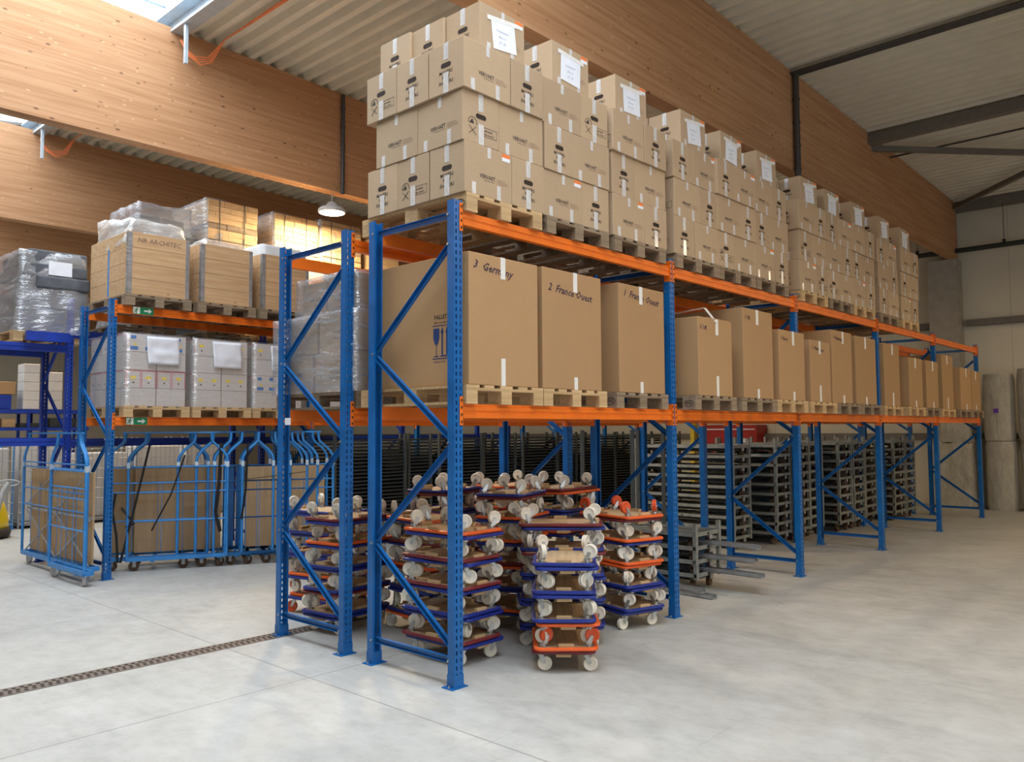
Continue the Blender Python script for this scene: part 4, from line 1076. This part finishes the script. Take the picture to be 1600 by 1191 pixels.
blob('stretch_film', -.65, .24, 7.24, 8.52, 2.90+PH-.02, 4.08, M['film2'], 'wrinkled cloudy film around the slate grey furniture load', 'film', amp=.035, nx=14, ny=14, nz=14, seed=9, taper=.12)
tag(link('plastic_crate_lid', MB().box(-.55, -.06, 7.14, 7.22, 2.90, 3.02).mesh('plastic_crate_lid', M['blue2'])), 'bright blue plastic bar lying before the furniture pallet', 'bar')
dk = thing('wrapped_load', 'dark film-wrapped load with a sloping top behind the left pine crate', 'load', (1.28, 7.95, 3.08+PH))
bev(part('load_body', MB().box(-.48, .48, -.58, .55, 0, 1.38).mesh('load_body', M['darkload']), dk), .03)
bev(part('load_body', MB().box(-.40, .30, -.50, .45, 1.38, 1.62).mesh('load_body', M['darkload']), dk), .03)
blob('stretch_film', .78, 1.78, 7.30, 8.54, 3.08+PH, 3.08+PH+1.80, M['film2'], 'cloudy film with a pointed top over the dark load behind the left pine crate', 'film', amp=.03, nx=14, ny=14, nz=14, seed=12, taper=.22)
def bundle(x0, x1, y0, y1, z0, z1_, label):
    w, d, h = x1-x0, y1-y0, z1_-z0; r = thing('timber_bundle', label, 'timber bundle', ((x0+x1)/2, (y0+y1)/2, z0), 0, 'strapped bundles of timber boards')
    nz_ = int(h/.085); hh = h/nz_
    rnd = random.Random(int(x0*10)+3)
    for k in range(nz_):
        m = MB(); x = -w/2
        while x < w/2-.02:
            ww = min(rnd.choice((.11, .14, .19, .25)), w/2-x); m.box(x+.001, x+ww-.002, -d/2+rnd.uniform(0, .012), d/2, k*hh+.002, (k+1)*hh-.002); x += ww
        part('board_layer', m.mesh('board_layer', M['bundle'] if k % 5 != 3 else M['pal_b']), r)
    m = MB()
    for x in (-w*.28, w*.22): m.box(x-.006, x+.006, -d/2-.003, -d/2, 0, h); m.box(x-.006, x+.006, -d/2, d/2, h, h+.003)
    for zz in (h*.35, h*.7): m.box(-w/2, w/2, -d/2-.0025, -d/2, zz-.005, zz+.005)
    part('steel_strapping', m.mesh('steel_strapping', M['dark']), r)
    return r
for k, (x0, x1, zt) in enumerate(((1.87, 2.68, 5.22), (2.98, 3.78, 5.22), (3.87, 4.66, 5.27))):
    pallet((x0+x1)/2, 7.28+PL/2, 3.08, 'pallet under the %s timber bundle' % ORDF[k], 'pallets of the royal blue rack', 'pal_b')
    bundle(x0, x1, 7.30, 8.45, 3.08+PH, zt, 'tall strapped bundle of pale timber boards, %s' % ('left one behind the middle crate', 'middle one beside the hanging lamp', 'right one glowing under the lamp')[k])
    blob('stretch_film', x0-.03, x0+.30, 7.31, 8.48, zt-.75, zt+.02, M['film2'], 'wrinkled film over the left side of the %s timber bundle' % ORDF[k], 'film', amp=.015, seed=30+k, nx=8, ny=10, nz=8, taper=.02)
tag(bev(link('storage_carton', MB().box(4.86, 5.5, 7.3, 8.0, 4.2, 5.12).mesh('storage_carton', M['bundle'])), .004), 'pale carton stack right of the timber bundles, behind the front rack', 'box')
tag(bev(link('storage_carton', MB().box(4.80, 5.56, 7.25, 8.3, 3.08, 4.2).mesh('storage_carton', M['liner'])), .01), 'white lower carton under the pale carton right of the timber bundles', 'box')

# film-wrapped cartons on second rack row (B), first bay
pallet(.48, 1.21+PL/2, B1, 'weathered pallet under the grey film-wrapped cartons in the second rack row', 'pallets on the lower level', 'pal_b')
WB = [(.02, .44, 1.23, 1.80, 0, .33), (.02, .44, 1.83, 2.36, 0, .33), (.46, .90, 1.23, 1.8, 0, .33), (.02, .5, 1.23, 1.74, .335, .66), (.02, .5, 1.77, 2.34, .335, .66), (.52, .90, 1.23, 1.8, .335, .66), (.06, .48, 1.26, 1.68, .665, .98), (.06, .48, 1.70, 2.06, .665, .96), (.50, .88, 1.26, 1.8, .665, .96)]
for k, (x0, x1, y0, y1, a, b) in enumerate(WB):
    r = thing('grey_carton', 'grey-looking wrapped carton, %s layer, %s of the load in the second rack row' % (LVN[k//3], ('near left', 'far left', 'right')[k % 3]), 'box', ((x0+x1)/2+.04, (y0+y1)/2, z1+a), 0, 'film-wrapped cartons in the second rack row')
    w, d, h = x1-x0-.01, y1-y0-.01, b-a
    bev(part('carton_body', MB().box(-w/2, w/2, -d/2, d/2, 0, h).mesh('carton_body', M['card']), r), .004, 1)
    m = MB(); m.text(('HANDLE', 'THIS SIDE', 'FRAGILE')[k % 3], .04, (-w/2-.002, -.02, h*.5), (0, -1, 0), (0, 0, 1)); m.text(('WITH CARE', 'UP', 'GLASS')[k % 3], .03, (-w/2-.002, -.02, h*.5-.05), (0, -1, 0), (0, 0, 1)); part('printed_marks', m.mesh('printed_marks', M['ink']), r)
blob('stretch_film', .03, .97, 1.205, 2.41, z1, z1+.67, M['film2'], 'shiny grey film around the lower layers of the wrapped cartons in the second rack row', 'film', amp=.012, nx=10, ny=16, nz=10, seed=41, taper=.0)
blob('stretch_film', .07, .95, 1.235, 2.13, z1+.66, z1+1.0, M['film2'], 'shiny grey film around the top cartons of the wrapped load in the second rack row', 'film', amp=.012, nx=10, ny=12, nz=8, seed=42, taper=.02)
tag(link('rack_label', MB().box(-.028, -.026, 2.02, 2.11, 1.80, 1.86).mesh('rack_label', M['paper'])), 'small white label hanging under the grey wrapped load', 'label')

# emergency exit signs
def exit_sign(x, y, z, label):
    r = thing('exit_sign', label, 'sign', (x, y, z), 0, 'green escape route signs')
    m = MB(); m.box(-.13, .13, -.004, 0, -.045, .045, 0); part('sign_plate', m.mesh('sign_plate', M['green']), r)
    m = MB(); f = -.0055
    m.box(-.125, -.04, -.0045, -.004, -.040, .040, 0)
    m.box(.01, .075, f, -.004, -.009, .009); m._add([(.065, f, -.03), (.105, f, 0), (.065, f, .03)], [(0, 1, 2)])
    part('arrow_pictogram', m.mesh('arrow_pictogram', M['signwhite']), r)
    m = MB(); f = -.006
    m.cyl((-.075, f, .028), (-.075, -.0046, .028), .008, 8); m.bar((-.078, f, .018), (-.090, f, -.008), .003, .014, 0, (0, 1, 0)); m.bar((-.09, f, -.008), (-.075, f, -.022), .003, .009, 0, (0, 1, 0)); m.bar((-.075, f, -.022), (-.085, f, -.038), .003, .008, 0, (0, 1, 0))
    m.bar((-.09, f, -.008), (-.112, f, -.03), .003, .008, 0, (0, 1, 0)); m.bar((-.080, f, .016), (-.060, f, .002), .003, .006, 0, (0, 1, 0)); m.bar((-.082, f, .016), (-.105, f, .008), .003, .006, 0, (0, 1, 0))
    part('running_figure', m.mesh('running_figure', M['green']), r)
exit_sign(.40, YC0-.037, B2-.05, 'green escape route sign with running figure on the upper orange beam of the background rack')
exit_sign(.35, YC0-.037, B1-.05, 'green escape route sign with running figure on the lower orange beam of the background rack')

# hanging lamps
def lamp(x, y, z, label, power):
    r = thing('high_bay_lamp', label, 'lamp', (x, y, z), 0, 'round high bay lamps')
    m = MB(); m.lathe([(.0, .13), (.05, .13), (.075, .11), (.10, .06), (.19, .035), (.215, .0), (.215, -.03), (.20, -.042)], n=28); part('housing', m.mesh('housing', M['grey']), r)
    m = MB(); m.lathe([(.0, -.046), (.10, -.05), (.185, -.046), (.20, -.040)], n=28)
    part('diffuser', m.mesh('diffuser', M['lampglow']), r)
    m = MB(); m.cyl((0, 0, .13), (0, 0, .27), .006, 6); m.tube([(.02, 0, .13), (.0, 0, .17), (-.02, 0, .13)], .006, 6); part('suspension', m.mesh('suspension', M['galv']), r)
    l = D.lights.new('lamp_light', 'AREA'); l.shape = 'DISK'; l.size = .38; l.energy = power; l.color = (1, .75, .44)
    o = D.objects.new('lamp_light', l); COL.objects.link(o); o.parent = r; o.location = (0, 0, -.06)
M['lampglow'] = m_plain('glowing_lamp_diffuser', (.9, .9, .85), .4, 0, .02, 5, ((1, .93, .78), 9))
lamp(3.53, 6.55, 5.22, 'round white high bay lamp glowing under the timber beam', 270)
for k, (x, y) in enumerate(((3.6, -4.35), (9.5, -4.35), (14.0, -4.35), (-6.5, 6.6), (3.6, 12.2), (10.5, 6.6), (-6.5, 17.6), (3.6, 17.6))):  # lamps added out of view to warm the right side and far hall
    lamp(x, y, 5.24, 'added unseen round high bay lamp under a timber beam, %s along the hall' % ORDF[k], (100, 85, 110, 110, 120, 110, 130, 140)[k])

#=================================================================== FAR LEFT AND FAR WALL
def wrap_roll(x, y, z, r_, h, label, seed):
    rnd = random.Random(seed); prof = []
    m = MB(); n = 22; K = 12; vs = []
    from mathutils import noise
    for k in range(K+1):
        for i in range(n):
            a = 2*PI*i/n; rr = r_*(1+.035*noise.noise(Vector((math.cos(a)*2, math.sin(a)*2, k*.5+seed))))*(.93 if k in (0, K) else 1)
            vs.append((rr*math.cos(a), rr*math.sin(a), h*k/K))
    m._add(vs, [(j*n+i, j*n+(i+1) % n, (j+1)*n+(i+1) % n, (j+1)*n+i) for j in range(K) for i in range(n)], 0, True); m._add(vs, [tuple(range(K*n, (K+1)*n)), tuple(range(n))[::-1]], 0)
    o = link('wrapped_roll', m.mesh('wrapped_roll', M['roll']), None, (x, y, z)); return tag(o, label, 'roll', 'film-wrapped rolls by the end wall')
t = NT('milky_roll_film'); n = t.noise(t.coord((1.6, 1.6, .8)), 5, 7, .7); t.bump(n, 1., .12)
M['roll'] = t.done(t.ramp(n, [(.3, (.50, .46, .38)), (.7, (.66, .63, .55))]), .25)
wrap_roll(15.95, .03, 0, .30, 1.45, 'lower translucent film-wrapped roll right of the rack end', 1)
wrap_roll(15.97, .05, 1.46, .295, 1.42, 'upper translucent film-wrapped roll right of the rack end, purple sticker on it', 2)
wrap_roll(15.95, -.62, 0, .30, 1.46, 'lower film-wrapped roll at the right edge of the view', 3)
wrap_roll(15.96, -.60, 1.47, .30, 1.50, 'upper film-wrapped roll at the right edge of the view', 4)
wrap_roll(16.15, .80, 0, .24, 1.45, 'film-wrapped roll behind the last rack upright, lower', 5) if False else None
o = blob('film_heap', 15.6, 16.12, .52, 1.25, 0, 1.42, M['roll'], 'loosely wrapped film-covered load standing before the concrete column', 'load', amp=.05, seed=50, taper=.08)
o = blob('film_heap', 15.62, 16.1, .55, 1.2, 1.43, 2.1, M['roll'], 'smaller film-covered load on top of the one before the concrete column', 'load', amp=.05, seed=51, taper=.2)
tag(link('roll_sticker', MB().box(15.655, 15.665, .0, .09, 2.05, 2.14).mesh('roll_sticker', m_plain('purple_sticker', (.12, .03, .35)))), 'small purple sticker on the upper roll', 'sticker')
tag(link('roll_sticker', MB().box(15.63, 15.64, -.62, -.45, .22, .32).mesh('roll_sticker', M['yellow'])), 'small yellow sticker low on the right-hand roll', 'sticker')

# far-left: shelving with cartons, mesh cages and scrubber
def bx(name, x0, x1, y0, y1, z0, z1_, mat, label, cat, group=None, bv=.01):
    return tag(bev(link(name, MB().box(-(x1-x0)/2, (x1-x0)/2, -(y1-y0)/2, (y1-y0)/2, 0, z1_-z0).mesh(name, M[mat]), None, ((x0+x1)/2, (y0+y1)/2, z0)), bv, 1), label, cat, group)
sh = thing('storage_shelf', 'dark blue metal shelving with cartons against the far left wall', 'shelf', (2.5, 17.4, 0))
for nm, b_ in (('shelf_board', (-1.4, 1.3, -.4, .4, 2.20, 2.29)), ('shelf_board', (-1.4, 1.3, -.4, .4, 1.80, 1.87))): part(nm, MB().box(*b_).mesh(nm, M['blue2']), sh)
for x in (-1.35, -.05, .22, 1.2):
    for y in (-.38, .34): part('shelf_post', MB().box(x, x+.06, y, y+.06, 0, 2.2).mesh('shelf_post', M['blue2']), sh)
k = 0
for x, w_, n_, h_ in ((2.36, .34, 5, .21), (2.86, .34, 4, .22)):
    for lv in range(n_):
        bx('stored_carton', x, x+w_, 17.05, 17.5, 2.295+lv*(h_+.003), 2.295+lv*(h_+.003)+h_, 'whitecarton', 'pale carton on the far left shelf, %s pile, %s from the shelf board' % (('left', 'right')[k], ORDF[lv]), 'box', 'cartons on the far left shelf')
    k += 1
bx('blue_bin', 1.62, 2.12, 17.05, 17.45, 2.295, 2.62, 'blue2', 'royal blue plastic bin on the far left shelf', 'bin')
bx('stored_carton', 1.66, 2.2, 17.05, 17.5, 2.63, 2.92, 'bigcard', 'brown carton on top of the royal blue bin, far left shelf', 'box')
for k, (x, w_, h_, mt, lb) in enumerate(((1.55, .3, .12, 'cable', 'orange crate lid on the lower far left shelf'), (1.95, .28, .2, 'pal_a', 'pale timber block on the lower far left shelf'), (2.32, .5, .1, 'dark', 'dark machine parts on the lower far left shelf'), (2.95, .6, .22, 'dark', 'dark lumpy machine on the right of the lower far left shelf'))):
    bx('stored_item', x, x+w_, 17.1, 17.6, 1.875, 1.875+h_, mt, lb, 'stored item')
for k in range(6):
    x = -.6+k*1.05
    r = thing('mesh_cage', 'pale wire mesh container in the far left row, %s from the left' % ORDF[k], 'cage', (x, 12.6, 0), 0, 'wire mesh containers at far left')
    m = MB()
    for q in range(11):
        m.cyl((-.48+q*.096, 0, .1), (-.48+q*.096, 0, 1.62), .006, 5)
    for q in range(9): m.cyl((-.48, 0, .1+q*.19), (.48, 0, .1+q*.19), .008, 5)
    part('mesh_panel', m.mesh('mesh_panel', M['galv']), r)
    m = MB(); m.box(-.49, .49, .02, .8, 0.05, .12); 
    for a in (-.49, .46):
        for b_ in (0, .78): m.box(a, a+.03, b_, b_+.03, 0, 1.65)
    part('corner_frame', m.mesh('corner_frame', M['cartblue'] if k < 2 else M['galv']), r)
    bev(part('stored_contents', MB().box(-.42, .42, .08, .72, .125, 1.35+.12*(k % 3)).mesh('stored_contents', M['whitecarton']), r), .02)
# yellow scrubber at the left edge
sc = thing('floor_scrubber', 'yellow floor scrubber with a grey handle at the left picture edge', 'cleaning machine', (.15, 11.6, 0), R_(-30))
m = MB(); n = 14
body = []
for i in range(9):
    t_ = i/8; body.append((.42*math.cos(PI/2*t_)**.7 if t_ < 1 else .02, .16+.62*math.sin(PI/2*t_)))
m.lathe([(.36, .16)]+body, n=28); part('tank', m.mesh('tank', M['yellow']), sc)
m = MB(); m.lathe([(.0, .03), (.44, .03), (.46, .1), (.44, .17), (.0, .17)], n=28); part('brush_skirt', m.mesh('brush_skirt', M['rubber']), sc)
m = MB(); m.tube([(.30, -.33, .2), (.36, -.34, .5), (.40, -.28, .78), (.46, -.2, .92)], .035, 10); m.tube([(.46+.16*math.cos(a), -.2, .92+.05*math.sin(a)) for a in [2*PI*i/14 for i in range(15)]], .012, 6); part('handle', m.mesh('handle', M['grey']), sc)
